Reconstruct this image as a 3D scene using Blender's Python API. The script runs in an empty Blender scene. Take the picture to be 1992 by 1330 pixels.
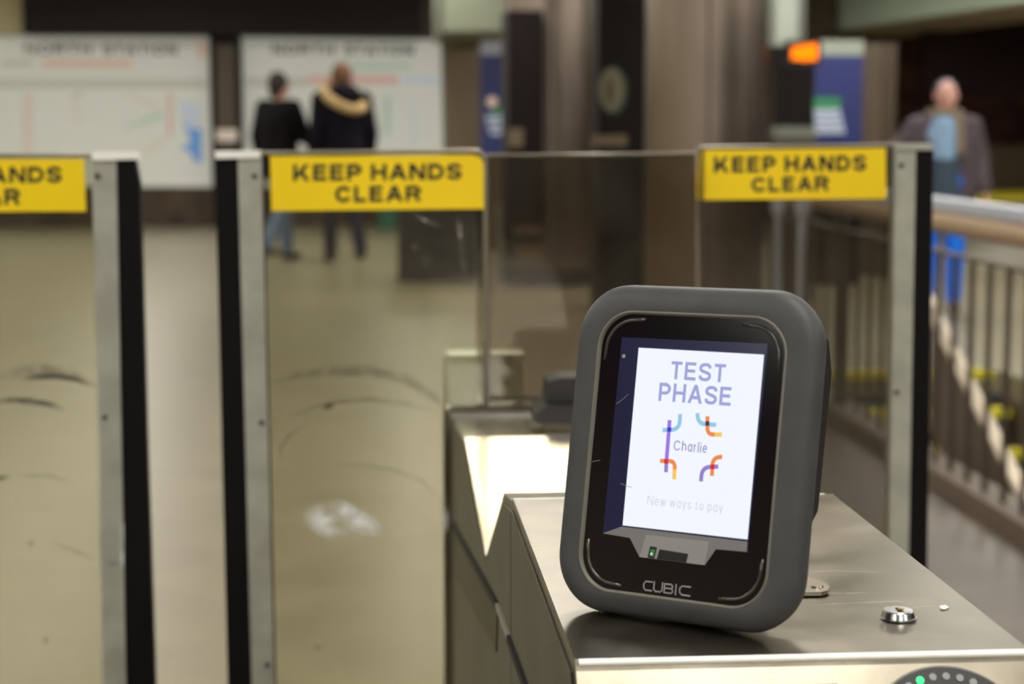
import bpy, bmesh, math, random
from mathutils import Vector, Matrix
random.seed(4)
PI = math.pi
C = bpy.context.scene.collection
SC = bpy.context.scene

# ------------------------------------------------------------------ camera
FPX = 3650.0; CAMH = 1.355
R = Matrix(((0.99721088, 0.00967295, -0.07400602),
            (-0.07462817, 0.11533445, -0.99051936),
            (-0.0010458, 0.99327962, 0.11573464)))
cam_d = bpy.data.cameras.new('camera'); cam = bpy.data.objects.new('camera', cam_d); C.objects.link(cam)
cam.matrix_world = Matrix.Translation((0, 0, CAMH)) @ R.to_4x4()
cam_d.sensor_width = 36; cam_d.lens = FPX / 1992 * 36; cam_d.clip_start = 0.05; cam_d.clip_end = 200
cam_d.dof.use_dof = True; cam_d.dof.focus_distance = 1.40
cam_d.dof.aperture_fstop = (cam_d.lens / 1000) / 0.0098
SC.camera = cam
# ------------------------------------------------------------------ world, exposure
w = bpy.data.worlds.new('world'); SC.world = w; w.use_nodes = True
w.node_tree.nodes['Background'].inputs[0].default_value = (.75, .8, .8, 1)
w.node_tree.nodes['Background'].inputs[1].default_value = .05
SC.view_settings.view_transform = 'Standard'; SC.view_settings.look = 'None'
SC.view_settings.exposure = 0.0; SC.view_settings.gamma = 1; SC.view_settings.use_curve_mapping = False
LAMP = 19.0     # strength of the fluorescent diffusers
CEIL = 3.3
MAPLIT = .3    # backlight of the wall maps

# ------------------------------------------------------------------ measuring helpers: where the sight line meets a real plane
def ray(px, py): return R @ Vector((px - 996, 665 - py, -FPX))
def on(ax, val, px, py):
    d = ray(px, py); o = Vector((0, 0, CAMH)); return o + d * ((val - o[ax]) / d[ax])
def onY(px, py, y): return on(1, y, px, py)
def onZ(px, py, z=0): return on(2, z, px, py)

def lin(c):
    c = c / 255; return c / 12.92 if c <= .04045 else ((c + .055) / 1.055) ** 2.4
def col(rgb): return (lin(rgb[0]), lin(rgb[1]), lin(rgb[2]), 1)

# ------------------------------------------------------------------ materials
M = {}
def mat(name, rgb, rough=.5, metal=0, var=.0, scale=8, stretch=(1, 1, 1), bump=0, spec=.5, rvar=0, rgb2=None, coat=0):
    m = bpy.data.materials.new(name); m.use_nodes = True; M[name] = m
    nt = m.node_tree; b = nt.nodes['Principled BSDF']; L = nt.links
    b.inputs['Base Color'].default_value = col(rgb); b.inputs['Roughness'].default_value = rough
    b.inputs['Metallic'].default_value = metal; b.inputs['Specular IOR Level'].default_value = spec
    b.inputs['Coat Weight'].default_value = coat
    if var or bump or rvar or rgb2:
        tc = nt.nodes.new('ShaderNodeTexCoord'); mp = nt.nodes.new('ShaderNodeMapping'); mp.inputs['Scale'].default_value = stretch
        nz = nt.nodes.new('ShaderNodeTexNoise'); nz.inputs['Scale'].default_value = scale; nz.inputs['Detail'].default_value = 6
        L.new(tc.outputs['Object'], mp.inputs[0]); L.new(mp.outputs[0], nz.inputs['Vector'])
        if var or rgb2:
            r = nt.nodes.new('ShaderNodeValToRGB'); r.color_ramp.elements[0].position = .35; r.color_ramp.elements[1].position = .65
            c2 = rgb2 or [min(255, c * (1 + var)) for c in rgb]; c1 = rgb if rgb2 else [c * (1 - var) for c in rgb]
            r.color_ramp.elements[0].color = col(c1); r.color_ramp.elements[1].color = col(c2)
            L.new(nz.outputs['Fac'], r.inputs[0]); L.new(r.outputs[0], b.inputs['Base Color'])
        if rvar:
            mr = nt.nodes.new('ShaderNodeMapRange'); mr.inputs['From Min'].default_value = .3; mr.inputs['From Max'].default_value = .7
            mr.inputs['To Min'].default_value = max(.02, rough - rvar); mr.inputs['To Max'].default_value = rough + rvar
            L.new(nz.outputs['Fac'], mr.inputs[0]); L.new(mr.outputs[0], b.inputs['Roughness'])
        if bump:
            bp = nt.nodes.new('ShaderNodeBump'); bp.inputs['Strength'].default_value = bump; bp.inputs['Distance'].default_value = .002
            L.new(nz.outputs['Fac'], bp.inputs['Height']); L.new(bp.outputs[0], b.inputs['Normal'])
    return m
def emit(name, rgb, s):
    m = bpy.data.materials.new(name); m.use_nodes = True; M[name] = m; nt = m.node_tree
    nt.nodes.remove(nt.nodes['Principled BSDF']); e = nt.nodes.new('ShaderNodeEmission')
    e.inputs[0].default_value = col(rgb); e.inputs[1].default_value = s
    nt.links.new(e.outputs[0], nt.nodes['Material Output'].inputs[0]); return m
def glass(name, tint, haze=.015, gloss=1.0):
    m = bpy.data.materials.new(name); m.use_nodes = True; M[name] = m; nt = m.node_tree; L = nt.links
    nt.nodes.remove(nt.nodes['Principled BSDF'])
    t = nt.nodes.new('ShaderNodeBsdfTransparent'); t.inputs[0].default_value = (*tint, 1)
    g = nt.nodes.new('ShaderNodeBsdfGlossy'); g.inputs['Roughness'].default_value = .04
    d = nt.nodes.new('ShaderNodeBsdfDiffuse'); d.inputs[0].default_value = (.55, .53, .45, 1)
    fr = nt.nodes.new('ShaderNodeFresnel'); fr.inputs[0].default_value = 1.45
    mu = nt.nodes.new('ShaderNodeMath'); mu.operation = 'MULTIPLY'; mu.inputs[1].default_value = gloss
    tc = nt.nodes.new('ShaderNodeTexCoord'); nz = nt.nodes.new('ShaderNodeTexNoise'); nz.inputs['Scale'].default_value = 9; nz.inputs['Detail'].default_value = 8
    hz = nt.nodes.new('ShaderNodeMapRange'); hz.inputs['From Min'].default_value = .45; hz.inputs['From Max'].default_value = .75
    hz.inputs['To Min'].default_value = haze; hz.inputs['To Max'].default_value = haze * 3.5
    m1 = nt.nodes.new('ShaderNodeMixShader'); m2 = nt.nodes.new('ShaderNodeMixShader')
    L.new(tc.outputs['Object'], nz.inputs['Vector']); L.new(nz.outputs['Fac'], hz.inputs[0]); L.new(hz.outputs[0], m1.inputs[0])
    L.new(t.outputs[0], m1.inputs[1]); L.new(d.outputs[0], m1.inputs[2])
    L.new(fr.outputs[0], mu.inputs[0]); L.new(mu.outputs[0], m2.inputs[0]); L.new(m1.outputs[0], m2.inputs[1]); L.new(g.outputs[0], m2.inputs[2])
    L.new(m2.outputs[0], nt.nodes['Material Output'].inputs[0]); return m
def veil(name, rgb, alpha, scale=60, lo=.35, hi=.65, stretch=(1, 1, 1)):
    """thin wear, dirt or painted reflection on glass: patchy, partly see-through"""
    m = mat(name, rgb, .8); nt = m.node_tree; L = nt.links; b = nt.nodes['Principled BSDF']
    tc = nt.nodes.new('ShaderNodeTexCoord'); mp = nt.nodes.new('ShaderNodeMapping'); mp.inputs['Scale'].default_value = stretch
    nz = nt.nodes.new('ShaderNodeTexNoise'); nz.inputs['Scale'].default_value = scale; nz.inputs['Detail'].default_value = 5
    mr = nt.nodes.new('ShaderNodeMapRange'); mr.inputs['From Min'].default_value = lo; mr.inputs['From Max'].default_value = hi; mr.inputs['To Max'].default_value = alpha
    at = nt.nodes.new('ShaderNodeAttribute'); at.attribute_name = 'soft'
    mu = nt.nodes.new('ShaderNodeMath'); mu.operation = 'MULTIPLY'
    L.new(tc.outputs['Object'], mp.inputs[0]); L.new(mp.outputs[0], nz.inputs['Vector']); L.new(nz.outputs['Fac'], mr.inputs[0])
    L.new(mr.outputs[0], mu.inputs[0]); L.new(at.outputs['Fac'], mu.inputs[1]); L.new(mu.outputs[0], b.inputs['Alpha'])
    return m

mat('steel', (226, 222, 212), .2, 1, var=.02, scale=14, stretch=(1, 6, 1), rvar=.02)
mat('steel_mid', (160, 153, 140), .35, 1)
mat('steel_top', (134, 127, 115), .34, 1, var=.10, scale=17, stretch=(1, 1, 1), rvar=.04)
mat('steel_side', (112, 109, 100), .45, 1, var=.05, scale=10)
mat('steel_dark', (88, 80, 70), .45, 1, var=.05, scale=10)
mat('steel_column', (146, 132, 122), .34, 1, var=.03, scale=3, stretch=(1, 1, .5), rvar=.02)
mat('aluminium', (176, 176, 166), .45, .35, var=.05, scale=20)
mat('white_and_highlight', (250, 249, 244), .4, .0)
mat('cap_highlight', (254, 253, 250), .3, 0)  # white paints the overhead highlight on the aluminium post caps
mat('black_rubber', (9, 5, 6), .7, spec=.2)
mat('dark_screw', (60, 50, 44), .5, .6)
mat('edge', (150, 142, 128), .35, .3)
glass('glass_paddle', (.835, .825, .735), .012)
glass('glass_fixed', (.62, .575, .50), .012)
glass('glass_right', (.64, .62, .58), .010)
mat('sign_yellow', (255, 216, 0), .45, var=.02, scale=5)
mat('sign_ink', (30, 26, 22), .6)
veil('scuff', (34, 24, 20), 1.0, 60, .2, .42)
veil('faint_scuff', (80, 66, 50), .5, 60, .1, .6)
veil('painted_glare', (252, 254, 255), 1.0, 24, .3, .56)  # pale colour standing for light reflected in the panes and post
veil('scratch', (215, 210, 200), .6, 80)
mat('bezel_rubber', (66, 66, 69), .55, var=.05, scale=30, spec=.4, bump=.05)
mat('seam_grey', (104, 101, 94), .5)
mat('black_gloss', (12, 7, 16), .1, spec=.6)
mat('navy_gloss', (29, 31, 70), .16, spec=.55)
mat('housing_black', (24, 22, 28), .5)
mat('tray_grey', (118, 116, 120), .55)
mat('tray_light', (140, 139, 142), .55)
mat('slot_black', (6, 5, 6), .6)
mat('light_guide', (46, 44, 42), .25, spec=.8)
mat('logo_grey', (150, 148, 152), .5)
emit('screen_white', (243, 247, 255), 1.0)
emit('ink_lavender', (162, 166, 216), 1.0)
emit('ink_charlie', (158, 160, 200), 1.0)
emit('ink_faint', (205, 211, 222), 1.0)
for n_, c_ in dict(s_blue=(152, 200, 228), s_purple=(158, 122, 226), s_violet=(150, 130, 205), s_indigo=(62, 66, 205), s_orange=(240, 140, 80), s_yellow=(248, 200, 90), s_red=(214, 50, 60), s_char=(70, 66, 76)).items(): emit(n_, c_, 1.0)
emit('green_led', (60, 255, 120), 3.0)
emit('amber', (255, 120, 10), 2.2)
emit('lamp', (255, 251, 240), LAMP)
mat('led_off', (130, 132, 134), .4)
mat('chrome', (205, 205, 208), .24, 1)
mat('brass', (190, 150, 60), .3, 1)
mat('terrazzo', (143, 134, 113), .36, var=.035, scale=3.5, rvar=.02)
mat('brown_tile', (84, 70, 58), .4, var=.12, scale=3)
mat('ceiling_grey', (120, 118, 110), .8)
mat('brown_wall', (80, 66, 52), .5, var=.12, scale=3)
mat('brown_base', (50, 36, 26), .6, rgb2=(84, 66, 48), scale=2.5)
mat('cream_wall', (200, 190, 150), .7)
mat('dark_maroon', (20, 8, 9), .6, var=.2, scale=3, spec=.3)
mat('maroon_mid', (46, 24, 24), .8)
mat('tunnel_dark', (70, 40, 36), .8, var=.3, scale=2)
mat('pale_beam', (216, 236, 218), .7)
mat('pale_beam_dim', (112, 116, 98), .8)
mat('beam_under', (120, 104, 86), .7)
mat('under_light', (176, 156, 130), .7)
mat('map_white', (204, 205, 196), .5)
mat('map_band', (180, 182, 168), .4)
mat('map_ink', (40, 40, 38), .5)
for n_, c_ in dict(m_orange=(205, 178, 158), m_red=(203, 164, 154), m_green=(172, 192, 174), m_blue=(96, 146, 206), m_pale=(186, 196, 210), m_pink=(204, 190, 178), m_grey=(180, 180, 170)).items(): mat(n_, c_, .5)
mat('m_grey2', (128, 122, 104), .6)
mat('green_dim', (40, 70, 48), .6)
mat('navy_panel', (42, 50, 104), .4)
mat('poster_green', (50, 130, 84), .5)
mat('poster_white', (180, 190, 214), .5)
mat('teal', (50, 110, 96), .5)
mat('bin_black', (52, 48, 50), .5, var=.1, scale=6)
mat('pale_post', (140, 146, 136), .5)
mat('riser_pale', (232, 238, 226), .5)
mat('rail_beige', (160, 134, 104), .45, .1)
mat('rail_cap', (178, 182, 196), .4, .2)
mat('rail_brown', (72, 59, 46), .55, .2)
mat('rail_bright', (232, 216, 196), .3, .4)
mat('stair_yellow', (226, 214, 30), .6)
mat('tactile', (206, 190, 20), .6)
mat('stair_dark', (46, 38, 32), .7)
mat('stair_side', (92, 78, 64), .6)
mat('skin', (196, 150, 130), .55); mat('skin_red', (222, 170, 158), .55)
mat('hair_dark', (34, 24, 20), .7); mat('hair_brown', (104, 68, 42), .7); mat('hair_grey', (58, 62, 76), .7)
mat('coat_black', (11, 7, 10), .9, spec=.2); mat('coat_navy', (17, 12, 24), .9, spec=.2); mat('fur_tan', (188, 160, 112), .9, bump=.6, scale=60)
mat('jacket_plum', (82, 70, 78), .8); mat('shirt_blue', (140, 172, 206), .8)
mat('jeans_light', (104, 124, 160), .8); mat('trousers_dark', (30, 24, 46), .85); mat('jeans_blue', (10, 124, 255), .8)
mat('shoe_dark', (30, 26, 28), .6); mat('scarf', (132, 116, 98), .85); mat('eye_dark', (25, 20, 20), .3); mat('lips', (160, 90, 84), .5)
mat('trouser_slate', (58, 74, 92), .8)

for n_ in ('map_white', 'map_band', 'map_ink', 'm_orange', 'm_red', 'm_green', 'm_blue', 'm_pale', 'm_pink', 'm_grey'):   # the maps are backlit
    b_ = M[n_].node_tree.nodes['Principled BSDF']; b_.inputs['Emission Color'].default_value = b_.inputs['Base Color'].default_value; b_.inputs['Emission Strength'].default_value = MAPLIT
# ------------------------------------------------------------------ object helpers
def tag(o, label=None, cat=None, group=None, kind=None):
    if label: o['label'] = label
    if cat: o['category'] = cat
    if group: o['group'] = group
    if kind: o['kind'] = kind
    return o
def link(name, me, m, parent=None, smooth=False):
    o = bpy.data.objects.new(name, me); C.objects.link(o)
    if m: me.materials.append(M[m])
    if smooth:
        for p in me.polygons: p.use_smooth = True
    if parent:
        o.parent = parent
        pm = parent
        # meshes of world-placed parts are written in world space: cancel the parent's own placing
        if parent.get('_w', 1): o.matrix_parent_inverse = world_of(parent).inverted()
    return o
def world_of(o):
    mtx = o.matrix_basis.copy()
    if o.parent: mtx = world_of(o.parent) @ o.matrix_parent_inverse @ mtx
    return mtx
def obj(name, bm, m, parent=None, smooth=False, local=False, bevel=0, seg=2):
    if bevel:
        bmesh.ops.bevel(bm, geom=[e for e in bm.edges if e.is_manifold and e.calc_face_angle(0) > .35], offset=bevel, segments=seg, affect='EDGES', clamp_overlap=True)
    bmesh.ops.recalc_face_normals(bm, faces=bm.faces)
    me = bpy.data.meshes.new(name); bm.to_mesh(me); bm.free()
    o = bpy.data.objects.new(name, me); C.objects.link(o)
    if m: me.materials.append(M[m])
    if smooth:
        for p in me.polygons: p.use_smooth = True
        if smooth == 'auto': me.set_sharp_from_angle(angle=.6)
    if parent:
        o.parent = parent
        if not local: o.matrix_parent_inverse = world_of(parent).inverted()
    return o
def thing(name, label, cat, loc=(0, 0, 0), rotz=0, group=None):
    o = bpy.data.objects.new(name, None); C.objects.link(o); o.location = loc; o.rotation_euler = (0, 0, rotz); o.empty_display_size = .1
    return tag(o, label, cat, group)
def box(bm, x0, x1, y0, y1, z0, z1):
    v = [bm.verts.new(p) for p in ((x0, y0, z0), (x1, y0, z0), (x1, y1, z0), (x0, y1, z0), (x0, y0, z1), (x1, y0, z1), (x1, y1, z1), (x0, y1, z1))]
    for f in ((0, 3, 2, 1), (4, 5, 6, 7), (0, 1, 5, 4), (1, 2, 6, 5), (2, 3, 7, 6), (3, 0, 4, 7)): bm.faces.new([v[i] for i in f])
def B(*a):
    bm = bmesh.new(); box(bm, *a); return bm
def prism(pts, off, bm=None):
    """solid from a polygon (list of 3D points) and an offset vector"""
    bm = bm or bmesh.new(); off = Vector(off)
    a = [bm.verts.new(p) for p in pts]; b = [bm.verts.new(Vector(p) + off) for p in pts]
    bm.faces.new(a); bm.faces.new(b[::-1]); n = len(pts)
    for i in range(n): bm.faces.new((a[i], a[(i + 1) % n], b[(i + 1) % n], b[i]))
    return bm
def prismY(px, y, t, bm=None): return prism([onY(x, yy, y) for x, yy in px], (0, t, 0), bm)
def prismZ(px, z, t, bm=None): return prism([onZ(x, yy, z) for x, yy in px], (0, 0, -t), bm)
def boxpx(x0, y0, x1, y1, Y, t, bm=None, floor=False, ceil=False):
    """upright block whose front is on plane Y, its extents read off the sight lines"""
    a = onY(x0, y0, Y); b = onY(x1, y1, Y); bm = bm or bmesh.new()
    box(bm, a.x, b.x, Y, Y + t, 0 if floor else b.z, CEIL if ceil else a.z); return bm
def cyl(bm, c, r, h, r2=None, n=32, axis='Z'):
    r2 = r if r2 is None else r2; c = Vector(c)
    def P(a, rr, k):
        if axis == 'Z': return c + Vector((math.cos(a) * rr, math.sin(a) * rr, k))
        if axis == 'Y': return c + Vector((math.cos(a) * rr, k, math.sin(a) * rr))
        return c + Vector((k, math.cos(a) * rr, math.sin(a) * rr))
    A = [bm.verts.new(P(2 * PI * i / n, r, 0)) for i in range(n)]; D = [bm.verts.new(P(2 * PI * i / n, r2, h)) for i in range(n)]
    bm.faces.new(A[::-1]); bm.faces.new(D)
    for i in range(n): bm.faces.new((A[i], A[(i + 1) % n], D[(i + 1) % n], D[i]))
    return bm
def CY(*a, **k): return cyl(bmesh.new(), *a, **k)
def tube(pts, r, n=10, bm=None, closed=False):
    bm = bm or bmesh.new(); pts = [Vector(p) for p in pts]; rings = []; N = len(pts); prev = None
    for i, p in enumerate(pts):
        t = (pts[min(i + 1, N - 1)] - pts[max(i - 1, 0)]).normalized()
        if prev is None:
            u = t.orthogonal().normalized()
        else:
            u = (prev - t * prev.dot(t)).normalized()
        prev = u; v = t.cross(u)
        rings.append([bm.verts.new(p + (u * math.cos(2 * PI * k / n) + v * math.sin(2 * PI * k / n)) * r) for k in range(n)])
    for a, b in zip(rings, rings[1:]):
        for k in range(n): bm.faces.new((a[k], a[(k + 1) % n], b[(k + 1) % n], b[k]))
    bm.faces.new(rings[0][::-1]); bm.faces.new(rings[-1]); return bm
def smooth_path(P, n=6, closed=False):
    out = []; N = len(P)
    for i in range(N - 1):
        p0, p1, p2, p3 = P[max(i - 1, 0)], P[i], P[i + 1], P[min(i + 2, N - 1)]
        for k in range(n):
            t = k / n; out.append(tuple(.5 * (2 * p1[q] + (p2[q] - p0[q]) * t + (2 * p0[q] - 5 * p1[q] + 4 * p2[q] - p3[q]) * t * t + (3 * p1[q] - p0[q] - 3 * p2[q] + p3[q]) * t ** 3) for q in (0, 1)))
    return out + [P[-1]]
def arc(cx, cy, rx, ry, a0, a1, n=12): return [(cx + rx * math.cos(math.radians(a0 + (a1 - a0) * i / n)), cy + ry * math.sin(math.radians(a0 + (a1 - a0) * i / n))) for i in range(n + 1)]
def bowl(y0, y1): r = (y1 - y0) / 2; return [(0, y1), (.5, y1)] + arc(.5, (y0 + y1) / 2, .5, r, 90, -90) + [(0, y0)]
XH = .72
S_ = [(1, .76), (.93, .9), (.72, .99), (.5, 1), (.27, .98), (.06, .88), (.01, .74), (.1, .61), (.35, .54), (.65, .47), (.92, .39), (1, .25), (.93, .1), (.72, .01), (.5, 0), (.26, .02), (.06, .1), (0, .26)]
# strokes ('s', centre line in the inset box) and slanted bars ('d', x0, y0, x1, y1 of their middles, flat ends)
GL = {
 'K': (.98, [('s', [(0, 0), (0, 1)]), ('d', .12, .30, .88, 1), ('d', .42, .56, .92, 0)]), 'E': (.82, [('s', [(0, 0), (0, 1)]), ('s', [(0, 1), (1.08, 1)]), ('s', [(0, .52), (1, .52)]), ('s', [(0, 0), (1.12, 0)])]),
 'P': (.84, [('s', [(0, 0), (0, 1)]), ('s', bowl(.43, 1))]), 'H': (.9, [('s', [(0, 0), (0, 1)]), ('s', [(1, 0), (1, 1)]), ('s', [(0, .5), (1, .5)])]),
 'A': (1.0, [('d', .0, 0, .5, 1), ('d', 1.0, 0, .5, 1), ('s', [(.2, .27), (.8, .27)])]), 'N': (.92, [('s', [(0, 0), (0, 1)]), ('s', [(1, 0), (1, 1)]), ('d', .04, 1, .96, 0)]),
 'D': (.92, [('s', [(0, 0), (0, 1)]), ('s', [(0, 1), (.4, 1)] + arc(.4, .5, .6, .5, 90, -90, 18) + [(0, 0)])]), 'S': (.86, [('s', smooth_path(S_, 3))]),
 'C': (.96, [('s', arc(.52, .5, .52, .5, 32, 328, 30))]), 'L': (.76, [('s', [(0, 0), (0, 1)]), ('s', [(0, 0), (1.1, 0)])]),
 'R': (.92, [('s', [(0, 0), (0, 1)]), ('s', bowl(.46, 1)), ('d', .6, .48, .98, 0)]), 'T': (.84, [('s', [(.5, 0), (.5, 1)]), ('s', [(-.1, 1), (1.1, 1)])]),
 'O': (1.0, [('s', arc(.5, .5, .5, .5, 90, 450, 32))]), 'I': (.22, [('s', [(.5, 0), (.5, 1)])]),
 'h': (.62, [('s', [(0, 0), (0, 1)]), ('s', [(0, .42)] + arc(.5, .42, .5, XH - .42, 180, 0, 14) + [(1, 0)])]), 'l': (.14, [('s', [(.5, 0), (.5, 1)])]), 'i': (.14, [('s', [(.5, 0), (.5, XH - .06)]), ('s', [(.5, .97), (.5, .98)])]),
 'a': (.62, [('s', [(1, 0), (1, XH)]), ('s', arc(.5, XH / 2, .5, XH / 2, 40, 320, 24))]), 'r': (.4, [('s', [(0, 0), (0, XH)]), ('s', [(0, .4)] + arc(1, .36, 1, XH - .36, 180, 95, 10))]),
 'e': (.62, [('s', [(0, XH / 2), (1, XH / 2)] + arc(.5, XH / 2, .5, XH / 2, 0, 318, 26))]), 'w': (.86, [('d', .0, XH, .25, 0), ('d', .5, XH, .25, 0), ('d', .5, XH, .75, 0), ('d', 1.0, XH, .75, 0)]),
 'y': (.6, [('d', .0, XH, .5, 0), ('d', 1.0, XH, .35, -.28)]), 's': (.52, [('s', smooth_path([(x, y * XH) for x, y in S_], 3))]), 't': (.4, [('s', [(.4, XH + .2), (.4, .12), (.55, 0), (.95, 0)]), ('s', [(-.05, XH), (.95, XH)])]),
 'o': (.64, [('s', arc(.5, XH / 2, .5, XH / 2, 90, 450, 26))]), 'p': (.62, [('s', [(0, -.28), (0, XH)]), ('s', arc(.5, XH / 2, .5, XH / 2, 140, -140, 24))])}
def text_bm(word, place, stroke=.2, ratio=None, gap=.17, space=.42):
    """sans lettering; place(u, v, w) maps 0..1 across and 0..1 up (cap height) to a point; ratio = width / cap height"""
    nat = sum(GL[c][0] for c in word if c != ' '); gaps = sum((space if (word[i] == ' ') else (0 if i + 1 >= len(word) or word[i + 1] == ' ' else gap)) for i in range(len(word)))
    k = ((ratio - gaps) / nat) if ratio else 1; tot = nat * k + gaps; bm = bmesh.new(); x = 0; h = stroke / 2; lift = 0
    for i, c in enumerate(word):
        if c == ' ': x += space; continue
        w_, parts = GL[c]; w_ *= k
        def T(p): return Vector((x + h + p[0] * (w_ - 2 * h), h + p[1] * (1 - 2 * h)))
        for pt in parts:
            lift = (lift + .13) % 1
            if pt[0] == 'd':
                _, a, b, c2, d = pt; P = T((a, b)); Q = T((c2, d)); P.y += -h if P.y < Q.y else h; Q.y += h if P.y < Q.y else -h
                L_ = (Q - P).length; hwid = h * L_ / abs(Q.y - P.y)
                v = [(P.x - hwid, P.y), (P.x + hwid, P.y), (Q.x + hwid, Q.y), (Q.x - hwid, Q.y)]
                bm.faces.new([bm.verts.new(place(a_ / tot, b_, lift)) for a_, b_ in v])
            else:
                P = [T(p) for p in pt[1]]; closed = (P[0] - P[-1]).length < 1e-5; n = len(P)
                straight = n == 2
                if straight:
                    t = (P[1] - P[0]).normalized()
                    if abs(t.y) > .9: P[0] = P[0] - t * h; P[1] = P[1] + t * h
                rows = []
                for q, p in enumerate(P):
                    pa_ = P[q - 1] if q else (P[-2] if closed else None); pb_ = P[q + 1] if q + 1 < n else (P[1] if closed else None)
                    t1 = (p - pa_).normalized() if pa_ is not None else None; t2 = (pb_ - p).normalized() if pb_ is not None else None
                    t = (t1 + t2).normalized() if (t1 is not None and t2 is not None) else (t1 if t1 is not None else t2)
                    nr = Vector((-t.y, t.x)); m_ = 1 / max(.6, nr.dot(Vector((-t1.y, t1.x)))) if (t1 is not None and t2 is not None) else 1
                    rows.append([bm.verts.new(place((p.x + nr.x * h * m_ * g) / tot, p.y + nr.y * h * m_ * g, lift)) for g in (1, -1)])
                for a_, b_ in zip(rows, rows[1:]): bm.faces.new((a_[0], a_[1], b_[1], b_[0]))
        x += w_ + (0 if i + 1 >= len(word) or word[i + 1] == ' ' else gap)
    return bm
def soft_ribbon(path, width, y, name, m, parent):
    """streak on a pane: path = [(px, py)], three rails so that its edges fade out"""
    bm = bmesh.new(); lay = bm.loops.layers.float.new('soft') if False else None
    pts = [onY(a, b, y) for a, b in path]; N = len(pts); rows = []; vals = []
    for i, p in enumerate(pts):
        t = (pts[min(i + 1, N - 1)] - pts[max(i - 1, 0)]).normalized(); nrm = Vector((-t.z, 0, t.x))
        e = math.sin(PI * i / (N - 1)) ** .6 if N > 2 else 1
        wd = width * (.35 + .65 * e)
        rows.append([bm.verts.new(p + nrm * wd * k) for k in (-1, -.5, 0, .5, 1)]); vals += [0, .8 * e, e, .8 * e, 0]
    for a, b in zip(rows, rows[1:]):
        for k in range(4): bm.faces.new((a[k], a[k + 1], b[k + 1], b[k]))
    o = obj(name, bm, m, parent)
    at = o.data.attributes.new('soft', 'FLOAT', 'POINT')
    for i, v in enumerate(vals): at.data[i].value = v
    return o
def soft_patch(cx, cy, rx, ry, ang, y, name, m, parent):
    bm = bmesh.new(); c = bm.verts.new(onY(cx, cy, y)); vals = [1]; rings = []
    for k in range(1, 6):
        rr = k / 5; ring = []
        for i in range(24):
            a = 2 * PI * i / 24; u, v = math.cos(a) * rx * rr, math.sin(a) * ry * rr
            ring.append(bm.verts.new(onY(cx + u * math.cos(ang) - v * math.sin(ang), cy + u * math.sin(ang) + v * math.cos(ang), y))); vals.append((1 - rr ** 2) ** 1.3)
        rings.append(ring)
    for i in range(24): bm.faces.new((c, rings[0][i], rings[0][(i + 1) % 24]))
    for a, b in zip(rings, rings[1:]):
        for i in range(24): bm.faces.new((a[i], b[i], b[(i + 1) % 24], a[(i + 1) % 24]))
    o = obj(name, bm, m, parent); at = o.data.attributes.new('soft', 'FLOAT', 'POINT')
    for i, v in enumerate(vals): at.data[i].value = v
    return o
def struct(name, bm, m, **k): return tag(obj(name, bm, m, **k), kind='structure')

# ------------------------------------------------------------------ setting
bm = bmesh.new()
box(bm, -9, 2.22, -16, 25.4, -.12, 0); box(bm, 3.45, 15, -16, 25.4, -.12, 0); box(bm, 2.22, 3.45, 10, 25.4, -.12, 0); box(bm, 2.22, 3.45, -16, 3.2, -.12, 0)
box(bm, 6.3, 15, 25.4, 40, -.12, 0); struct('floor', bm, 'terrazzo')
struct('trim_1', B(1.5, 2.215, -3.9, 10.2, .001, .006), 'brown_tile')             # brown tiled strip along the stair opening
struct('ceiling', B(-9, 15, -16, 40, CEIL, CEIL + .15), 'ceiling_grey')
struct('wall_back', B(-9, 6.3, 25.4, 25.6, 0, CEIL), 'brown_wall')
struct('wall_left', B(-9.2, -9, -16, 25.6, 0, CEIL), 'cream_wall')
struct('wall_front', B(-9, 15, -16.2, -16, 0, CEIL), 'brown_wall')
struct('wall_right', B(15, 15.2, -16, 40, 0, CEIL), 'tunnel_dark')
struct('wall_far', B(6.3, 15, 38, 38.2, 0, CEIL), 'tunnel_dark')
struct('wall_side', B(6.1, 6.3, 25.6, 38, 0, CEIL), 'tunnel_dark')
struct('baseboard_back', boxpx(-200, 366, 1500, 437, 25.25, .15, floor=True), 'brown_base')
a = onY(45, 66, 24.6); b = onY(818, 66, 24.6)
struct('trim_2', B(a.x, b.x, 24.6, 25.38, a.z, CEIL), 'dark_maroon')              # dark header over the maps
a = onY(-60, 62, 24.8); b = onY(45, 62, 24.8)
struct('trim_3', B(a.x, b.x, 24.8, 25.38, a.z, CEIL), 'cream_wall')
a = onY(862, 60, 19); b = onY(985, 60, 19)
struct('trim_4', B(a.x, b.x, 19, 22, a.z, CEIL), 'pale_beam_dim')                 # short pale beam
# long pale fascia on the right with a brown underside, running away from the camera
zb = 2.62
f0, f1_ = Vector((6.22, 27.5, 0)), Vector((7.2, 14.6, 0)); across = Vector((.2, .015, 0))
def slab(p, q, wd, z0, z1): return prism([(p.x, p.y, z0), (q.x, q.y, z0), (q.x + wd, q.y, z0), (p.x + wd, p.y, z0)], (0, 0, z1 - z0))
struct('trim_5', slab(f0, f1_, .2, zb, CEIL - .001), 'pale_beam')
struct('trim_6', slab(f0 + Vector((.21, 0, 0)), f1_ + Vector((.21, 0, 0)), 1.35, zb - .02, zb + .1), 'under_light')
struct('trim_7', B(8.6, 14.9, 21.0, 21.3, 2.42, CEIL), 'maroon_mid')             # dark header above the far opening

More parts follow.
